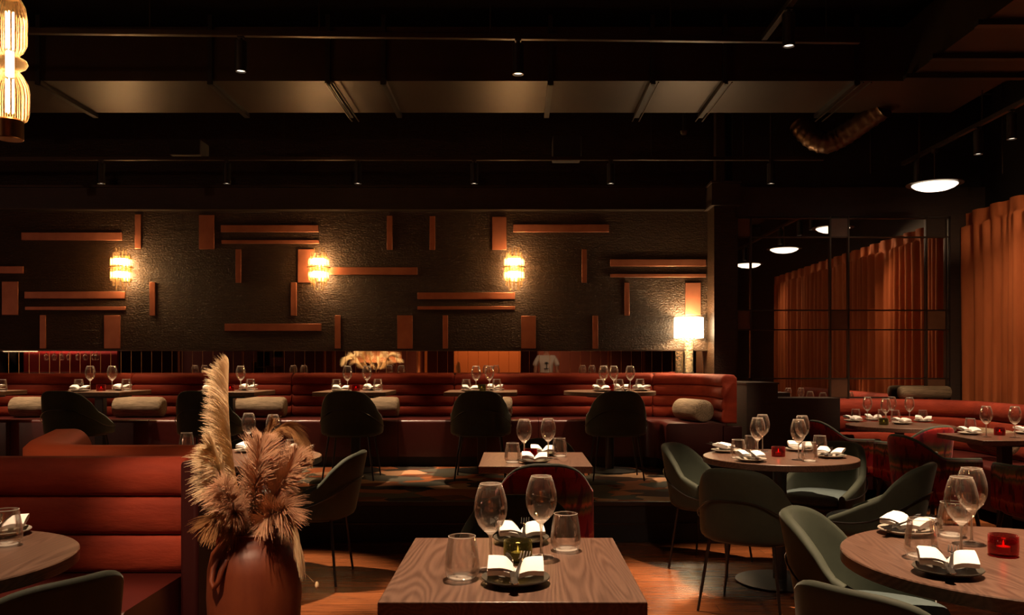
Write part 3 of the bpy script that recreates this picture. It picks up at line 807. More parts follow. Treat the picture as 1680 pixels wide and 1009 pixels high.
# foreground square table
wine(on(805, 936, .75), 'left of two on the foreground square table'); wine(on(888, 914.5, .75), 'right of two on the foreground square table')
tumb(on(758, 949, .75), 'left front of the foreground square table'); tumb(on(928, 903, .75), 'right rear of the foreground square table')
candle(on(849.6, 921, .75), 'smoky green glass candle holder with lit tealight on the foreground square table', 'greenglass')
setting(on(846, 957, .75), 0, 'front of the foreground square table', 'plate'); setting(on(855, 890, .75), .12, 'rear of the foreground square table', 'plate')
# middle square table
wine(on(860, 754, .75), 'left of two on the middle square table'); wine(on(899.5, 752, .75), 'right of two on the middle square table')
tumb(on(841, 759, .75), 'left of the middle square table'); tumb(on(918, 749, .75), 'right of the middle square table')
candle(on(870, 753, .75), 'red glass candle holder on the middle square table')
setting(on(877, 760, .75), 0, 'front of the middle square table', 'plate', False); setting(on(890, 747, .75), 0, 'rear of the middle square table', 'plate', False)
# left foreground round table
tumb(on(10, 895, .75), 'on the round table at the left frame edge')
setting(on(2, 878, .75), .35, 'on the round table at the left frame edge')
# round table right of centre
wine(on(1243, 750, .75), 'front one of left pair on the table with four green chairs'); wine(on(1251, 741, .75), 'rear one of left pair on the table with four green chairs')
wine(on(1310, 754.5, .75), 'front one of right pair on the table with four green chairs'); wine(on(1316, 744, .75), 'rear one of right pair on the table with four green chairs')
tumb(on(1211, 752, .75), 'far left on the table with four green chairs'); tumb(on(1232, 744, .75), 'behind left wine glasses on the table with four green chairs')
tumb(on(1328, 757, .75), 'front right on the table with four green chairs'); tumb(on(1345, 744, .75), 'rear right on the table with four green chairs')
candle(on(1277, 749, .75), 'red glass candle holder on the table with four green chairs')
setting(on(1190, 742, .75), 1.0, 'left rim of the table with four green chairs'); setting(on(1232, 757, .75), .2, 'front of the table with four green chairs')
setting(on(1312, 740, .75), -.2, 'rear of the table with four green chairs', cut=False); setting(on(1363, 751, .75), -.6, 'right rim of the table with four green chairs')
# lower right round table
wine(on(1577, 917, .75), 'front one of two on the lower right table'); wine(on(1594, 892, .75), 'rear one of two on the lower right table')
tumb(on(1511, 914, .75), 'front left on the lower right table'); tumb(on(1562, 880, .75), 'behind the wine glasses on the lower right table')
candle(on(1646, 911, .75), 'red glass candle holder on the lower right table')
setting(on(1487, 876, .75), -1.0, 'rear left of the lower right table'); setting(on(1555, 942, .75), -.35, 'front of the lower right table', 'plate')
# far right table
wine(on(1618, 717, .75), 'left of two on the table at the right frame edge'); wine(on(1665, 718, .75), 'right of two on the table at the right frame edge')
candle(on(1640, 714, .75), 'red glass candle holder on the table at the right frame edge'); tumb(on(1592, 709, .75), 'behind the napkin on the table at the right frame edge')
setting(on(1591, 713, .75), .1, 'left on the table at the right frame edge', cut=False); setting(on(1683, 712, .75), .3, 'cut by the right frame edge', cut=False)
# table by the mirrored screen
for px, py, l_ in ((1423, 691, 'leftmost'), (1453, 696, 'front middle'), (1463, 690.5, 'rear middle'), (1492, 692.5, 'rightmost')):
    wine(on(px, py, .75), l_ + ' on the table by the mirrored screen')
for px, py, l_ in ((1404, 690, 'left'), (1447, 691, 'half hidden left middle'), (1469, 692, 'right middle'), (1514, 692, 'right')):
    tumb(on(px, py, .75), l_ + ' on the table by the mirrored screen')
candle(on(1450, 697, .75), 'clear looking green glass candle holder on the table by the mirrored screen', 'greenglass')
for px, py, r_, l_ in ((1400, 692, .3, 'left'), (1433, 690, -.2, 'rear left'), (1480, 696, .2, 'front right'), (1515, 692.5, -.5, 'right')):
    setting(on(px, py, .75), r_, l_ + ' of the table by the mirrored screen', cut=False)
# table behind pampas
wine(on(408, 737, .75), 'left of two behind the pampas grass'); wine(on(448, 741, .75), 'right of two behind the pampas grass')
tumb(on(306, 738, .75), 'seen over the orange booth left of the pampas grass'); tumb(on(434, 743, .75), 'middle of the table behind the pampas grass'); tumb(on(480, 752, .75), 'behind the brown plume on the round table')
setting(on(408, 742, .75), -.4, 'rear of the table behind the pampas grass', cut=False); setting(on(490, 746, .75), -.5, 'right rim of the table behind the pampas grass')
# platform tables
for (X, k, l_), ws, ts in zip(RT, ((), (148, 184), (362, 395), (570, 602), (781, 803), (990, 1007, 1034)), ((3,), (129, 207), (343, 411), (552, 620), (765, 815), (985, 1016, 1050))):
    z = PLAT + .75
    nm = {3: ('left', 'middle', 'right'), 2: ('left', 'right'), 1: ('only',), 0: ()}
    sh = {'cut by left frame edge': 'platform table at left frame edge', 'under the left wall sconce': 'platform table under left sconce', 'behind the tall pampas plume': 'platform table behind tall plume',
          'just right of the middle sconce': 'platform table right of middle sconce', 'just left of the right sconce': 'platform table left of right sconce', 'wide and round near the bench corner': 'round platform table near bench corner'}[l_]
    for px, n_ in zip(ws, nm[len(ws)]):
        Y = 8.05 if n_ != 'left' else 7.95; wine(((px - 850) / F * Y, Y, z), n_ + ' one on ' + sh)
    for px, n_ in zip(ts, nm[len(ts)]):
        Y = 7.85 if n_ != 'right' else 8.0; tumb(((px - 850) / F * Y, Y, z), n_ + ' one on ' + sh)
    candle((X, 8.0, z), ('smoky green' if k == 'rect' and abs(X + .34) < .01 else 'red') + ' glass candle holder on ' + sh, 'greenglass' if abs(X + .34) < .01 else 'redglass')
    setting((X - .10, 7.80, z), .1, 'front of ' + sh, cut=False); setting((X + .12, 8.16, z), -.2, 'rear of ' + sh, cut=False)
    if k == 'round': setting((X + .29, 8.0, z), -.9, 'right rim of ' + sh, cut=False)

# ------------------------------------------------------------------ wall sconces
def rod_glass():
    return M['amberglass']
def mk_sconce():
    t = empty('wall_sconce')
    MB().box(-.05, .05, .095, .11, -.14, .14).box(-.02, .02, .03, .10, -.012, .012).build('wall_plate', M['brass'], t, bevel=.003)
    MB().lathe([(.104, -.004), (.122, -.004), (.122, .004), (.104, .004)], 40, closed=True).build('ring', M['brass'], t)
    for z in (.065, -.072):
        MB().lathe([(0, z - .026), (.066, z - .026), (.070, z), (.066, z + .026), (0, z + .026)], 28).build('lamp_glow', M['band'], t)
    for R, n, z0, z1 in ((.100, 18, -.140, .100), (.080, 12, -.195, .155), (.050, 8, -.240, .205)):
        for k in range(n):
            a = 2 * PI * k / n
            if math.sin(a) > .6: continue
            MB().tube([(R * math.cos(a), R * math.sin(a), z0), (R * math.cos(a), R * math.sin(a), z1)], .0065, 8).build('glass_rod', M['amberglass'], t, angle=70)
    return t
for px, l_ in ((199, 'left'), (523, 'middle'), (843.5, 'right')):
    p = P(px, 439, 8.99)
    o = make('sconce', mk_sconce, p, 0, f'glowing glass rod wall sconce, {l_} one of three on the wooden wall', 'wall lamp', 'glass rod wall sconces')

# ------------------------------------------------------------------ table lamp on the ledge
p = P(1130, 612, 8.98)
t = thing('table_lamp', 'lit table lamp with white drum shade on hammered base by the column', 'lamp', (p.x, p.y, PLAT + .905))
MB().lathe([(0, 0), (.055, 0), (.055, .012), (.046, .02), (.046, .37), (.040, .385), (.01, .39), (.008, .46), (0, .46)], 32).build('stem', M['hammer'], t, angle=60)
MB().lathe([(.152, .372), (.154, .372), (.150, .585), (.148, .585)], 48, closed=True).build('lamp_shade', M['shade'], t)
light('bulb_light', 'POINT', (0, 0, .47), 70, (1, .66, .34), t, .06)
struct(MB().box(-6.7, 1.97, 8.955, 9.25, PLAT, PLAT + .9).build('trim_ledge', M['black'], smooth=False))

# ------------------------------------------------------------------ pendants by the curtain
def mk_pend():
    t = empty('pendant_light')
    MB().lathe([(0, .005), (.235, .005), (.238, .010), (.235, .016), (0, .03)], 48).build('rim_disc', M['track'], t)
    MB().lathe([(0, -.050), (.06, -.048), (.12, -.038), (.165, -.020), (.19, 0.0), (.19, .003), (0, .003)], 48).build('glass_bowl', M['bowl'], t, angle=70)
    MB().tube([(0, 0, .02), (0, 0, .31)], .007, 8).build('rod', M['track'], t)
    MB().lathe([(0, .29), (.03, .29), (.03, .32), (0, .32)], 20).build('canopy', M['track'], t)
    return t
for Y, l_ in ((7.62, 'above the bench at far right'), (5.78, 'mirrored, out of direct view beside the curtain, middle'), (3.92, 'mirrored, out of direct view beside the curtain, nearest')):
    o = make('pend', mk_pend, (3.72, Y, 2.90), 0, 'round opal bowl pendant, ' + l_, 'pendant lamp', 'opal pendants beside the curtain')
# ribbed glass pendant top left
t = thing('glass_pendant', 'large glowing ribbed glass bottle pendant with brass cap, top left corner', 'pendant lamp', (-2.68, 4.5, 0))
def pz(py): return H - (py - 596) / F * 4.5
zc = pz(229)
MB().lathe([(0, zc), (.062, zc), (.066, zc + .004), (.066, pz(199)), (.056, pz(196)), (0, pz(196))], 32).build('brass_cap', M['brass'], t)
def ribbed(prof, n=96, amp=.0035):
    rows = []
    for r, z in prof:
        rows.append([((r + amp * math.cos(j * 2 * PI / 4)) * math.cos(2 * PI * j / n), (r + amp * math.cos(j * 2 * PI / 4)) * math.sin(2 * PI * j / n), z) for j in range(n)])
    return MB().grid(rows, cv=True)
ribbed([(.055, pz(198)), (.078, pz(196)), (.088, pz(186)), (.090, pz(150)), (.082, pz(136)), (.056, pz(122)), (.040, pz(117))]).build('glass_bottle', M['amberglass'], t, angle=80)
MB().lathe([(.03, pz(117)), (.045, pz(116)), (.075, pz(110)), (.086, pz(104)), (.08, pz(99)), (.05, pz(94)), (.042, pz(90))], 40).build('glass_saucer', M['amberglass'], t, angle=80)
ribbed([(.042, pz(90)), (.06, pz(84)), (.078, pz(72)), (.080, pz(30)), (.070, pz(10)), (.045, pz(-4))]).build('glass_bottle', M['amberglass'], t, angle=80)
MB().lathe([(0, pz(-4)), (.05, pz(-4)), (.05, pz(-22)), (.008, pz(-26)), (.008, 4.1), (0, 4.1)], 24).build('brass_stem', M['brass'], t)
for a, b_ in ((185, 130), (80, 20)):
    for k in range(5):
        q = 2 * PI * k / 5; MB().tube([(.018 * math.cos(q), .018 * math.sin(q), pz(a)), (.018 * math.cos(q), .018 * math.sin(q), pz(b_))], .0035, 6).build('filament', M['bulb'], t)
MB().lathe([(0, pz(125)), (.02, pz(125)), (.02, pz(85)), (0, pz(85))], 12).build('lamp_core', M['bulb'], t)

# ------------------------------------------------------------------ curtain
t = thing('curtain', 'full height pleated rust orange curtain along the right wall', 'curtain', (0, 0, 0))
rows = []
ys = []; y = 8.80; ph = 0
N = 2300; zt = H + .3355 * 4.6
cols = []
rnd = random.Random(3)
offs = [rnd.uniform(-1, 1) for _ in range(90)]
def off(y_, z_):
    q = y_ * 1.0; k = int(q * 6) % 90; w_ = .16
    a = math.sin(2 * PI * y_ / w_ + 1.6 * math.sin(y_ * 3.1) + 1.0 * math.sin(y_ * 7.7))
    loc = .62 + .38 * math.sin(y_ * 4.3 + 1.1 * math.sin(y_ * 1.7))
    if z_ > zt - .14: return .030 * math.copysign(abs(math.sin(2 * PI * y_ / w_ * .5)) ** .5, math.sin(2 * PI * y_ / w_ * .5))
    return .070 * loc * math.copysign(abs(a) ** .6, a) + math.sin(2 * PI * y_ / .61 + math.sin(y_ * 2.3)) * .016
for z_ in (0.01, .5, 1.0, 1.6, 2.2, zt - .22, zt - .15, zt - .12, zt - .02, zt):
    r_ = []
    yy = 8.80
    while yy > 2.4:
        r_.append((4.61 + off(yy + .012 * math.sin(z_ * 2.1 + yy * 5), z_), yy, z_)); yy -= .0085
    rows.append(r_)
MB().grid(rows).build('drape', M['curtain'], t, angle=180)
MB().box(4.70, 4.76, 2.4, 8.82, zt - .02, zt).build('curtain_rail', M['blackmetal'], t, smooth=False)

# ------------------------------------------------------------------ ceiling spotlights
for px, l_, tx in ((166, 'first from left above the platform', -3.91), (372, 'second from left above the platform', -2.70), (587, 'third from left above the platform', -1.52), (778, 'fourth from left above the platform', -.34), (1002, 'fifth from left above the platform', .86)):
    spot((px - 850) / F * 8.1, 8.10, 3.235, (tx, 8.08, 1.05), 115, 'small black cylinder spotlight, ' + l_, 50, .75)
spot(-5.1, 8.10, 3.235, (-5.1, 8.08, 1.05), 115, 'small black cylinder spotlight at the left frame edge above the platform', 46, .5)
spot((397 - 850) / F * 5.4, 5.38, 3.37, (-1.62, 5.12, .75), 230, 'black cylinder spotlight hanging from front track at left', 36, .5)
spot(0.0, 5.43, 3.37, (.1, 5.0, .75), 230, 'black cylinder spotlight hanging from front track at centre', 36, .5)
spot(1.57, 4.95, 3.37, (1.57, 5.12, .75), 210, 'black cylinder spotlight at upper right above the round table', 38, .6)
spot(1.57, 2.75, 3.37, (1.50, 2.48, .75), 230, 'black cylinder spotlight out of view above the lower right table', 54, .8)
spot(.02, 2.95, 3.37, (0, 2.40, .75), 205, 'black cylinder spotlight out of view above the foreground table', 34, .6)
spot(-1.7, 2.95, 3.37, (-1.76, 2.5, .75), 110, 'black cylinder spotlight out of view above the left table', 40, .5)
spot(3.72, 6.43, 3.22, (3.72, 6.5, .75), 110, 'black cylinder spotlight at right frame edge on the side track', 50, .5)
spot(3.72, 7.95, 3.22, (3.50, 7.85, .75), 75, 'black cylinder spotlight behind the pendant on the side track', 60, .6)
spot(2.40, 8.10, 3.235, (1.62, 8.30, .85), 62, 'small black cylinder spotlight just right of the column', 42, .7)
for Y, A, pw in ((6.9, .9, 22), (5.6, 2.2, 60), (3.7, 1.6, 26), (2.4, 1.4, 16)):
    spot(3.72, Y, 3.22, (4.6, Y + A, 1.3), pw, f'black cylinder spotlight grazing the curtain, {"rearmost" if Y > 6 else "second from rear" if Y > 5 else "third from rear" if Y > 3 else "nearest"} one', 85, 1.0, col=(1, .62, .34), radius=.02)

track((-3.5, 1.6, 3.37), (2.6, 1.6, 3.37), 'added unseen ceiling light track carrying the fill spotlights', [.2, .8])  # unseen track added to carry fill spots
spot(-2.3, 1.6, 3.37, (-2.4, 3.4, .60), 16, 'added fill spotlight, out of view, lighting the foreground bench', 58, .7, radius=.06)  # added fill for the bench rolls
spot(-1.15, 1.6, 3.37, (-1.0, 3.1, 1.05), 120, 'added fill spotlight, out of view, lighting the pampas vase', 30, .6, radius=.05)  # extra unseen spot put in to brighten the plumes
spot(.75, 1.6, 3.37, (.62, -.3, 1.3), 32, 'added fill spotlight, out of view, brightening the standing person', 50, .6)  # added so the reflected shirt is bright enough
spot(1.1, 1.6, 3.37, (1.3, 4.2, .65), 38, 'added fill spotlight, out of view, brightening the olive chair backs', 36, .7, radius=.05)  # invented unseen source to lift the dark chair backs
spot(-2.9, 1.6, 3.37, (-2.25, 4.25, .93), 45, 'added fill spotlight, out of view, brightening the orange booth', 24, .8)  # unseen fill added for the dim booth
spot(1.57, 2.35, 3.37, (1.72, 8.0, .95), 110, 'added fill spotlight, out of view, brightening the bench corner by the lamp', 11, .8)  # narrow unseen beam added to light the bench end face
spot(3.72, 3.1, 3.22, (3.85, 8.3, .75), 60, 'added fill spotlight, out of view, brightening the right bench', 24, .8)  # added unseen fill for the right bench
# ------------------------------------------------------------------ terracotta vase with pampas
VX, VY = -.957, 3.1
t = thing('floor_vase', 'tall glazed terracotta vase on the floor holding pampas grass', 'vase', (VX, VY, 0))
MB().lathe([(0, .004), (.10, .004), (.115, .03), (.138, .15), (.158, .32), (.166, .47), (.163, .57), (.150, .63), (.120, .665), (.092, .678), (.088, .690), (.094, .698), (.090, .703), (.080, .695), (.080, .66), (.10, .62), (.13, .5), (.12, .2), (0, .15)], 56).build('vase_body', M['terracotta'], t, angle=60)
for a in (-100, -70):
    pass
for ang in (-118, 60):
    q = math.radians(ang); d = Vector((math.cos(q), math.sin(q), 0)); s_ = Vector((-d.y, d.x, 0))
    pts = [d * .150 + s_ * -.018 + Vector((0, 0, .625)), d * .172 + s_ * -.02 + Vector((0, 0, .60)), d * .185 + s_ * -.017 + Vector((0, 0, .56)), d * .188 + Vector((0, 0, .535)),
           d * .185 + s_ * .017 + Vector((0, 0, .56)), d * .172 + s_ * .02 + Vector((0, 0, .60)), d * .150 + s_ * .018 + Vector((0, 0, .625))]
    MB().tube(pts, .0095, 10).build('handle', M['terracotta'], t, angle=70)
def bez(pts, n):
    out = []
    for i in range(n + 1):
        u = i / n * (len(pts) - 1); k = min(int(u), len(pts) - 2); f = u - k
        p0 = pts[max(k - 1, 0)]; p1 = pts[k]; p2 = pts[k + 1]; p3 = pts[min(k + 2, len(pts) - 1)]
        out.append(.5 * ((2 * p1) + (p2 - p0) * f + (2 * p0 - 5 * p1 + 4 * p2 - p3) * f * f + (3 * p1 - p0 - 3 * p2 + p3) * f ** 3))
    return out
def plume(axis, nstr, length, mat_, label, start=.35, bias=Vector((0, 0, 0)), droop=.5, wid=.0022, seed=1, spread=1.0, back=None, tight=1.0):
    r = random.Random(seed); A = bez(axis, 60); m_ = MB()
    nt_ = max(12, nstr // 42); tufts = []
    for k in range(nt_):
        u = start + (1 - start) * (k + r.random()) / nt_; i = min(int(u * 60), 59); d = (A[i + 1] - A[i]).normalized()
        rd = Vector((r.gauss(0, 1), r.gauss(0, 1), r.gauss(0, .6))); rd = (rd - d * rd.dot(d)).normalized(); tufts.append((u, rd, .55 + .75 * r.random(), r.uniform(.5, 1.5)))
    for k in range(nstr):
        u, rd, tl_, td_ = tufts[k % nt_]; u = min(1, max(start, u + r.gauss(0, .022))); i = min(int(u * 60), 59); p = A[i].lerp(A[i + 1], u * 60 - i); d = (A[i + 1] - A[i]).normalized()
        rd = (rd + Vector((r.gauss(0, .30), r.gauss(0, .30), r.gauss(0, .30)))).normalized()
        v = (rd * spread * .8 + d * (.9 * tight) + bias + Vector((0, 0, .1))).normalized()
        env = math.sin(PI * min(1, max(.0, (u - start) / (1 - start) * .93 + .09))) ** .7
        L_ = length * tl_ * (.6 + .5 * r.random()) * (.30 + .70 * env); seg = 5; w_ = wid * (.7 + .6 * r.random())
        sd = v.cross(Vector((0, 1, 0)) + rd * .7).normalized() * w_; q = p.copy(); rows = []
        for s_ in range(seg + 1):
            f = s_ / seg; ww = sd * (1 - f * .85)
            rows.append([q - ww, q + ww]); v2 = (v + Vector((0, 0, -droop * td_ * f * 1.6)) + rd * .15 * math.sin(k + f * 5)).normalized(); q = q + v2 * L_ / seg
        m_.grid(rows)
    t = tag(empty('pampas_plume', tuple(axis[0])), label, 'dried grass', 'pampas plumes in the terracotta vase')
    o0 = Vector(axis[0]); m_.v = [tuple(Vector(p) - o0) for p in m_.v]
    o = m_.build('feathery_head', mat_, t, smooth=False)
    MB().tube([a - o0 for a in A[::3]], [.0028 - .0018 * i / 20 for i in range(len(A[::3]))], 6).build('stem', M['pampas_brown'], t)
    return t
def V(px, py, dy=0): return P(px, py, VY + dy)
B0 = V(418, 900)
def ax(*pts): return [Vector((VX, VY, .45))] + [V(*p) for p in pts]
plume(ax((405, 870), (388, 790, -.02), (378, 720, -.04), (374, 650, -.03), (375, 598, 0)), 4200, .105, M['pampas'], 'tallest cream pampas plume rising to the platform tables', .34, Vector((-.75, 0, 0)), .28, .0019, 11, .6)
plume(ax((398, 870), (375, 820, -.05), (362, 770, -.1), (350, 735, -.12)), 3200, .12, M['pampas'], 'cream pampas plume leaning left beside the bench end', .3, Vector((-.6, 0, 0)), .5, .0019, 12, .8)
plume(ax((412, 870), (418, 810, -.07), (424, 760, -.1), (432, 722, -.08)), 3200, .105, M['pampas_pink'], 'soft pinkish plume in the centre of the vase', .3, Vector((0, 0, 0)), .2, .0019, 13, 1.0)
plume(ax((425, 870), (448, 820, -.05), (470, 780, -.08), (485, 745, -.06)), 3200, .105, M['pampas_pink'], 'soft pinkish plume leaning right over the vase', .3, Vector((.2, 0, 0)), .25, .0019, 14, 1.0)
plume(ax((420, 870), (430, 790, .05), (445, 720, .05), (470, 700, .05), (497, 725, .06), (508, 752, .06)), 1600, .08, M['pampas_brown'], 'drooping brown plume arching over the round table', .5, Vector((.2, 0, -.2)), 1.1, .0017, 15, .7)
plume(ax((418, 880), (425, 790, .1), (436, 730, .1), (447, 690, .1)), 700, .06, M['pampas_brown'], 'thin upright brown plume in front of wine glasses', .55, Vector((.3, 0, 0)), .3, .0010, 16, .6)
plume(ax((400, 885), (380, 860, -.10), (362, 850, -.16), (345, 862, -.18)), 2800, .10, M['pampas_brown'], 'low brown plume hanging over the left rim of the vase', .2, Vector((-.25, 0, -.3)), .9, .0019, 17, .9)
plume(ax((425, 880), (440, 850, -.12), (458, 840, -.17), (470, 850, -.19)), 2800, .10, M['pampas_pink'], 'low pinkish plume over the front rim of the vase', .2, Vector((0, 0, 0)), .5, .0019, 18, .9)
plume(ax((430, 870), (460, 830, -.14), (476, 840, -.17), (486, 875, -.18), (494, 915, -.17)), 1500, .15, M['pampas'], 'long trailing cream plume hanging down the right of the vase', .45, Vector((.15, 0, -1.2)), 1.5, .0019, 19, .35)
plume(ax((405, 880), (385, 840, -.14), (372, 815, -.18), (362, 800, -.19)), 3000, .095, M['pampas_pink'], 'tan plume at the lower left front of the vase', .2, Vector((-.15, 0, 0)), .5, .0019, 20, 1.0)
o = MB().tube([V(486, 900, -.15), V(500, 940, -.15), V(515, 955, -.15)], .0007, 5).lathe([(0, -.014), (.005, -.010), (.0075, 0), (.005, .010), (0, .014)], 12, c=tuple(V(520, 960, -.15))).build('grass_seed_head', M['pampas'])
tag(o, 'single small seed head hanging on a thin stalk right of the vase', 'dried grass')

# ------------------------------------------------------------------ small ceiling things
def dark_box(a, b_, y0, y1, label, cat, name):
    p0 = P(a[0], a[1], y0); p1 = P(b_[0], b_[1], y0)
    return tag(MB().box(p0.x, p1.x, y0, y1, p1.z, p0.z).build(name, M['speckle'], bevel=.01), label, cat)
dark_box((278, 228), (328, 254), 8.2, 8.45, 'dark box loudspeaker under the ceiling at left', 'speaker', 'ceiling_speaker')
dark_box((907, 222), (954, 258), 8.2, 8.45, 'dark box loudspeaker under the ceiling right of centre', 'speaker', 'ceiling_speaker')
for X, Y, z0, z1 in ((P(302, 0, 8.3).x, 8.3, 3.5, 4.1), (P(930, 0, 8.3).x, 8.3, 3.55, 4.1)):
    pass
p = P(1122, 216, 8.0)
t = thing('security_camera', 'small dome security camera under the ceiling left of the column', 'camera', tuple(p))
MB().lathe([(0, -.035), (.02, -.03), (.034, -.012), (.036, .006), (0, .008)], 20).build('dome', M['track'], t)
MB().tube([(0, 0, 0), (0, 0, 4.1 - p.z)], .012, 8).build('mount', M['blackmetal'], t)
for k, px in enumerate((163, 402, 574, 742, 978, 1267, 1432, 1512, 1650)):
    x_ = (px - 850) / F * 7.55
    if k in (5, 6, 7, 8):
        o = MB().tube([(x_, 7.6, 3.0), (x_, 7.6, 4.1)], .005, 6).build('hanging_rod', M['track'])
        tag(o, 'thin metal rod hanging from the ceiling at right, ' + ('near the column', 'beside the hose', 'left of the pendant', 'at the right edge')[k - 5], 'rod', 'thin ceiling rods at right')

# ------------------------------------------------------------------ the room behind the camera, seen in the mirror strip
def RX(px, D): return (px - 850) / F * D
BY = -3.2; D = 18.5 + 3.2
struct(MB().box(RX(40, D), RX(193, D), BY - .1, BY, 0, 2.6).build('wall_bar', M['redwall'], smooth=False))
tag(MB().box(RX(60, D), RX(185, D), BY + .4, BY + .9, 0, 1.05).box(RX(60, D) - .05, RX(185, D) + .05, BY + .35, BY + .95, 1.05, 1.09).build('bar_counter', M['darkwood'], smooth=False), 'dark bar counter reflected in the mirror strip at left', 'bar counter')
t = thing('glass_rack', 'lit hanging glass rack reflected in the mirror strip at left', 'rack', (0, 0, 0))
MB().box(RX(28, D), RX(187, D), BY + .25, BY + .6, 1.70, 1.72).build('shelf_board', M['brass'], t, smooth=False)
MB().box(RX(30, D), RX(84, D), BY + .58, BY + .61, 1.60, 1.63).build('light_strip', M['strip'], t, smooth=False)
MB().box(RX(84, D), RX(187, D), BY + .58, BY + .61, 1.64, 1.65).build('light_strip', M['strip'], t, smooth=False)
for X in (RX(28, D), RX(187, D)): MB().tube([(X, BY + .4, 1.72), (X, BY + .4, 4.1)], .01, 6).build('hanger', M['brass'], t)
light('bar_fill_light', 'POINT', (RX(110, D), BY + 1.0, 2.2), 150, (1, .55, .35), t, .1)  # added fill light brightening the reflected bar
for k, px in enumerate((92, 105, 117, 128, 143, 155, 168, 173)):
    o = make('wine', mk_wine, (RX(px, D), BY + .42, 1.695), 0, 'upside down wine glass in the bar rack, ' + ('leftmost', 'second from left', 'third from left', 'fourth from left', 'fifth from left', 'third from right', 'second from right', 'rightmost')[k], 'wine glass', 'wine glasses hanging over the bar')
    o.rotation_euler = (PI, 0, 0); o.scale = (1.3, 1.3, 1.3)
for k, (a, b_, z0, z1) in enumerate(((421, 444, 1.0, 1.36), (430, 452, 1.2, 1.62), (456, 474, 1.45, 1.62), (447, 474, 1.05, 1.25))):
    x0, x1 = RX(a, D), RX(b_, D)
    m_ = MB()
    for q in ((x0, x0 + .02, z0, z1), (x1 - .02, x1, z0, z1), (x0, x1, z0, z0 + .02), (x0, x1, z1 - .02, z1)): m_.box(q[0], q[1], BY + .3 + k * .08, BY + .35 + k * .08, q[2], q[3])
    t = tag(m_.build('display_frame', M['brass'], smooth=False), 'pale rectangular shelf frame in the mirror, ' + ('lower left', 'upper left', 'upper right', 'lower right')[k], 'shelf frame', 'shelf frames seen in the mirror strip')
    MB().box(x0 + .02, x1 - .02, BY + .29 + k * .08, BY + .30 + k * .08, z0 + .02, z1 - .02).build('back_board', M['copper'] if k == 3 else M['darkwood'], t, smooth=False)
for k, px in enumerate((296, 400, 534, 548, 688, 699, 998, 1056, 1150)):
    struct(MB().box(RX(px, D) - .025, RX(px, D) + .025, BY, BY + .08, 0, 2.8).build('trim_post', M['orangewall'], smooth=False))
struct(MB().box(RX(745, D), RX(854, D), BY - .05, BY, 0, 2.6).build('wall_orange', M['orangewall'], smooth=False))
struct(MB().box(RX(575, D), RX(659, D), BY - .05, BY, 1.33, 2.6).build('wall_niche', M['orangewall'], smooth=False))
light_b = thing('fill_washer', 'added warm fill lamp behind the camera, brightening the mirrored wall', 'lamp', (-.5, BY + 1.2, 3.6))  # unseen lamp added to light the wall behind the camera
MB().lathe([(0, 0), (.05, 0), (.05, .12), (0, .12)], 16).build('housing', M['blackmetal'], light_b)
light('fill_wash', 'SPOT', (0, 0, -.03), 230, AMBER, light_b, .05, 110, .8, target=(-.5, BY, 1.3))
# pampas in the mirror
t = thing('urn', 'round dark urn holding brightly lit pampas, reflected in the mirror strip', 'vase', (RX(612, 20.6), -2.1, 0))
MB().lathe([(0, 0), (.14, 0), (.24, .3), (.26, .55), (.20, .8), (.10, .92), (.12, .96), (0, .96)], 32).build('urn_body', M['terracotta'], t)
UX = RX(612, 20.6)
for k, (dx, top) in enumerate(((-.55, 1.45), (-.3, 1.65), (-.05, 1.72), (.25, 1.66), (.5, 1.5))):
    a = [Vector((UX, -2.1, .9)), Vector((UX + dx * .5, -2.05, 1.25)), Vector((UX + dx * .9, -2.02, top)), Vector((UX + dx * 1.35, -2.0, top - .15))]
    pl = plume(a, 900, .22, M['pampas'], 'lit cream plume in the mirrored urn, ' + ('far left', 'left', 'centre', 'right', 'far right')[k] + ' one', .25, Vector((dx * .5, 0, 0)), .8, .004, 40 + k, 1.0)
    pl['group'] = 'pampas plumes in the mirrored urn'
lu = thing('urn_fill_lamp', 'small added lamp brightening the mirrored pampas from above', 'lamp', (UX, -1.2, 2.6))  # lamp added above the urn to brighten its plumes
MB().lathe([(0, 0), (.04, 0), (.04, .1), (0, .1)], 16).tube([(0, 0, .1), (0, 0, 1.5)], .005, 6).build('housing', M['blackmetal'], lu)
light('urn_fill_beam', 'SPOT', (0, 0, -.03), 420, (1, .72, .38), lu, .05, 60, .6, target=(UX, -2.1, 1.4))

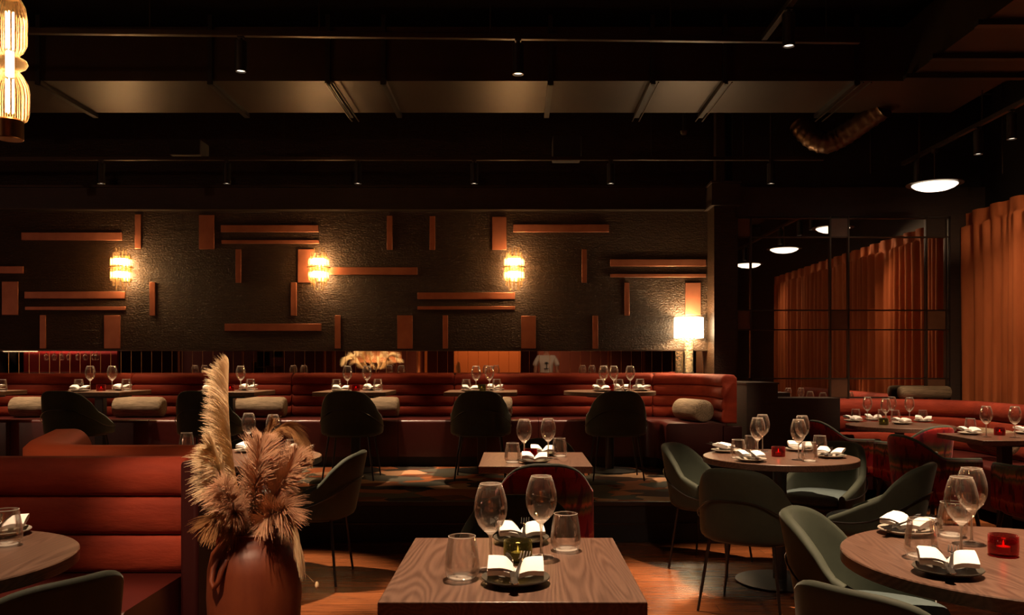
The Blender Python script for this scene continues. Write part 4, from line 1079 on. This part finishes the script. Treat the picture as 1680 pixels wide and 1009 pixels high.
# ------------------------------------------------------------------ the person beside the camera
def skin_obj(name, verts, edges, m_, parent, sub=2, root=0):
    me = bpy.data.meshes.new(name); me.from_pydata([v[:3] for v in verts], edges, [])
    o = bpy.data.objects.new(name, me); C.objects.link(o)
    sk = o.modifiers.new('skin', 'SKIN'); sk.use_smooth_shade = True
    if not me.skin_vertices: me.skin_vertices.new() if hasattr(me.skin_vertices, 'new') else None
    if len(me.skin_vertices):
        for i, v in enumerate(verts):
            me.skin_vertices[0].data[i].radius = (v[3], v[4] if len(v) > 4 else v[3])
        me.skin_vertices[0].data[root].use_root = True
    q = o.modifiers.new('sub', 'SUBSURF'); q.levels = sub; q.render_levels = sub
    me.materials.append(m_)
    if parent: o.parent = parent
    return o
def new_skin(name, verts, edges, m_, parent):
    me = bpy.data.meshes.new(name); me.from_pydata([v[:3] for v in verts], edges, [])
    bm = bmesh.new(); bm.from_mesh(me); lay = bm.verts.layers.skin.verify(); bm.verts.ensure_lookup_table()
    for i, v in enumerate(verts):
        bm.verts[i][lay].radius = (v[3], v[4] if len(v) > 4 else v[3]); bm.verts[i][lay].use_root = (i == 0)
    bm.to_mesh(me); bm.free(); me.materials.append(m_)
    o = bpy.data.objects.new(name, me); C.objects.link(o); o.parent = parent
    sk = o.modifiers.new('skin', 'SKIN'); sk.use_smooth_shade = True
    q = o.modifiers.new('sub', 'SUBSURF'); q.levels = 2; q.render_levels = 2
    return o
pr = thing('person', 'person in white T-shirt with dark palm motif, reflected in the mirror strip', 'person', (.62, -.32, 0))
body = [(0, 0, .93, .15, .11), (0, 0, 1.08, .135, .10), (0, .0, 1.25, .155, .11), (0, -.01, 1.40, .15, .10), (0, 0, 1.50, .055), (0, .01, 1.56, .05), (0, .02, 1.64, .078, .085), (0, .015, 1.73, .07, .08)]
ed = [(i, i + 1) for i in range(7)]
for sg in (-1, 1):
    n0 = len(body)
    body += [(sg * .16, -.01, 1.43, .055), (sg * .215, -.01, 1.35, .05), (sg * .245, -.02, 1.12, .038), (sg * .25, .04, .90, .027), (sg * .25, .06, .83, .030, .018)]
    ed += [(3, n0), (n0, n0 + 1), (n0 + 1, n0 + 2), (n0 + 2, n0 + 3), (n0 + 3, n0 + 4)]
    for k, (dx, L_) in enumerate(((-.022, .062), (-.007, .072), (.008, .068), (.022, .055))):
        n1 = len(body); body += [(sg * .25, .065 + dx, .80, .009), (sg * .248, .07 + dx, .80 - L_ * .5, .008), (sg * .238, .072 + dx, .80 - L_, .006)]; ed += [(n0 + 4, n1), (n1, n1 + 1), (n1 + 1, n1 + 2)]
    n1 = len(body); body += [(sg * .238, .10, .83, .010), (sg * .232, .115, .79, .008)]; ed += [(n0 + 4, n1), (n1, n1 + 1)]
    n2 = len(body); body += [(sg * .10, 0, .86, .085), (sg * .11, .01, .50, .058), (sg * .12, -.01, .10, .040), (sg * .125, .10, .035, .040, .032)]
    ed += [(0, n2), (n2, n2 + 1), (n2 + 1, n2 + 2), (n2 + 2, n2 + 3)]
new_skin('body', body, ed, M['skin'], pr)
sh = [(0, 0, .92, .165, .125), (0, 0, 1.08, .155, .12), (0, 0, 1.25, .170, .125), (0, -.01, 1.41, .165, .112), (0, 0, 1.485, .075)]
se = [(0, 1), (1, 2), (2, 3), (3, 4)]
for sg in (-1, 1):
    n0 = len(sh); sh += [(sg * .165, -.01, 1.43, .070), (sg * .232, -.012, 1.32, .068), (sg * .250, -.015, 1.23, .066)]; se += [(3, n0), (n0, n0 + 1), (n0 + 1, n0 + 2)]
new_skin('t_shirt', sh, se, M['shirt'], pr)
tr = [(0, 0, .93, .16, .12)]; te = []
for sg in (-1, 1):
    n0 = len(tr); tr += [(sg * .10, 0, .84, .095), (sg * .11, .01, .50, .075), (sg * .12, -.01, .09, .062)]; te += [(0, n0), (n0, n0 + 1), (n0 + 1, n0 + 2)]
new_skin('trousers', tr, te, M['trousers'], pr)
m_ = MB().tube([(0, .128, 1.20), (.004, .132, 1.31)], [.010, .006], 6)
for a in (20, 60, 100, 140, 175, -5):
    q = math.radians(a); m_.tube([(0, .132, 1.31), (.03 * math.cos(q), .136, 1.31 + .03 * math.sin(q)), (.055 * math.cos(q), .134, 1.31 + .035 * math.sin(q) - .01)], [.008, .007, .002], 6)
m_.box(-.05, .05, .126, .136, 1.185, 1.20).build('palm_motif', M['black'], pr)
MB().lathe([(0, .115), (.05, .10), (.082, .05), (.086, 0), (.07, -.05), (.04, -.07)], 24, c=(0, -.012, 1.71)).build('hair', M['hair'], pr)
for sg in (-1, 1):
    MB().lathe([(0, -.012), (.012, 0), (0, .012)], 10, c=(sg * .03, .095, 1.685)).build('eye', M['black'], pr)
    MB().lathe([(0, -.03), (.014, 0), (0, .03)], 10, c=(sg * .083, .015, 1.68)).build('ear', M['skin'], pr)
MB().tube([(0, .09, 1.69), (0, .118, 1.655), (0, .10, 1.645)], [.008, .014, .008], 8).build('nose', M['skin'], pr)
MB().tube([(-.022, .088, 1.615), (0, .096, 1.612), (.022, .088, 1.615)], .006, 6).build('mouth', M['redwall'], pr)
light('ambient_bounce', 'POINT', (0, 1.2, 2.4 - 0), 0.0, WARM, None, .1) if False else None
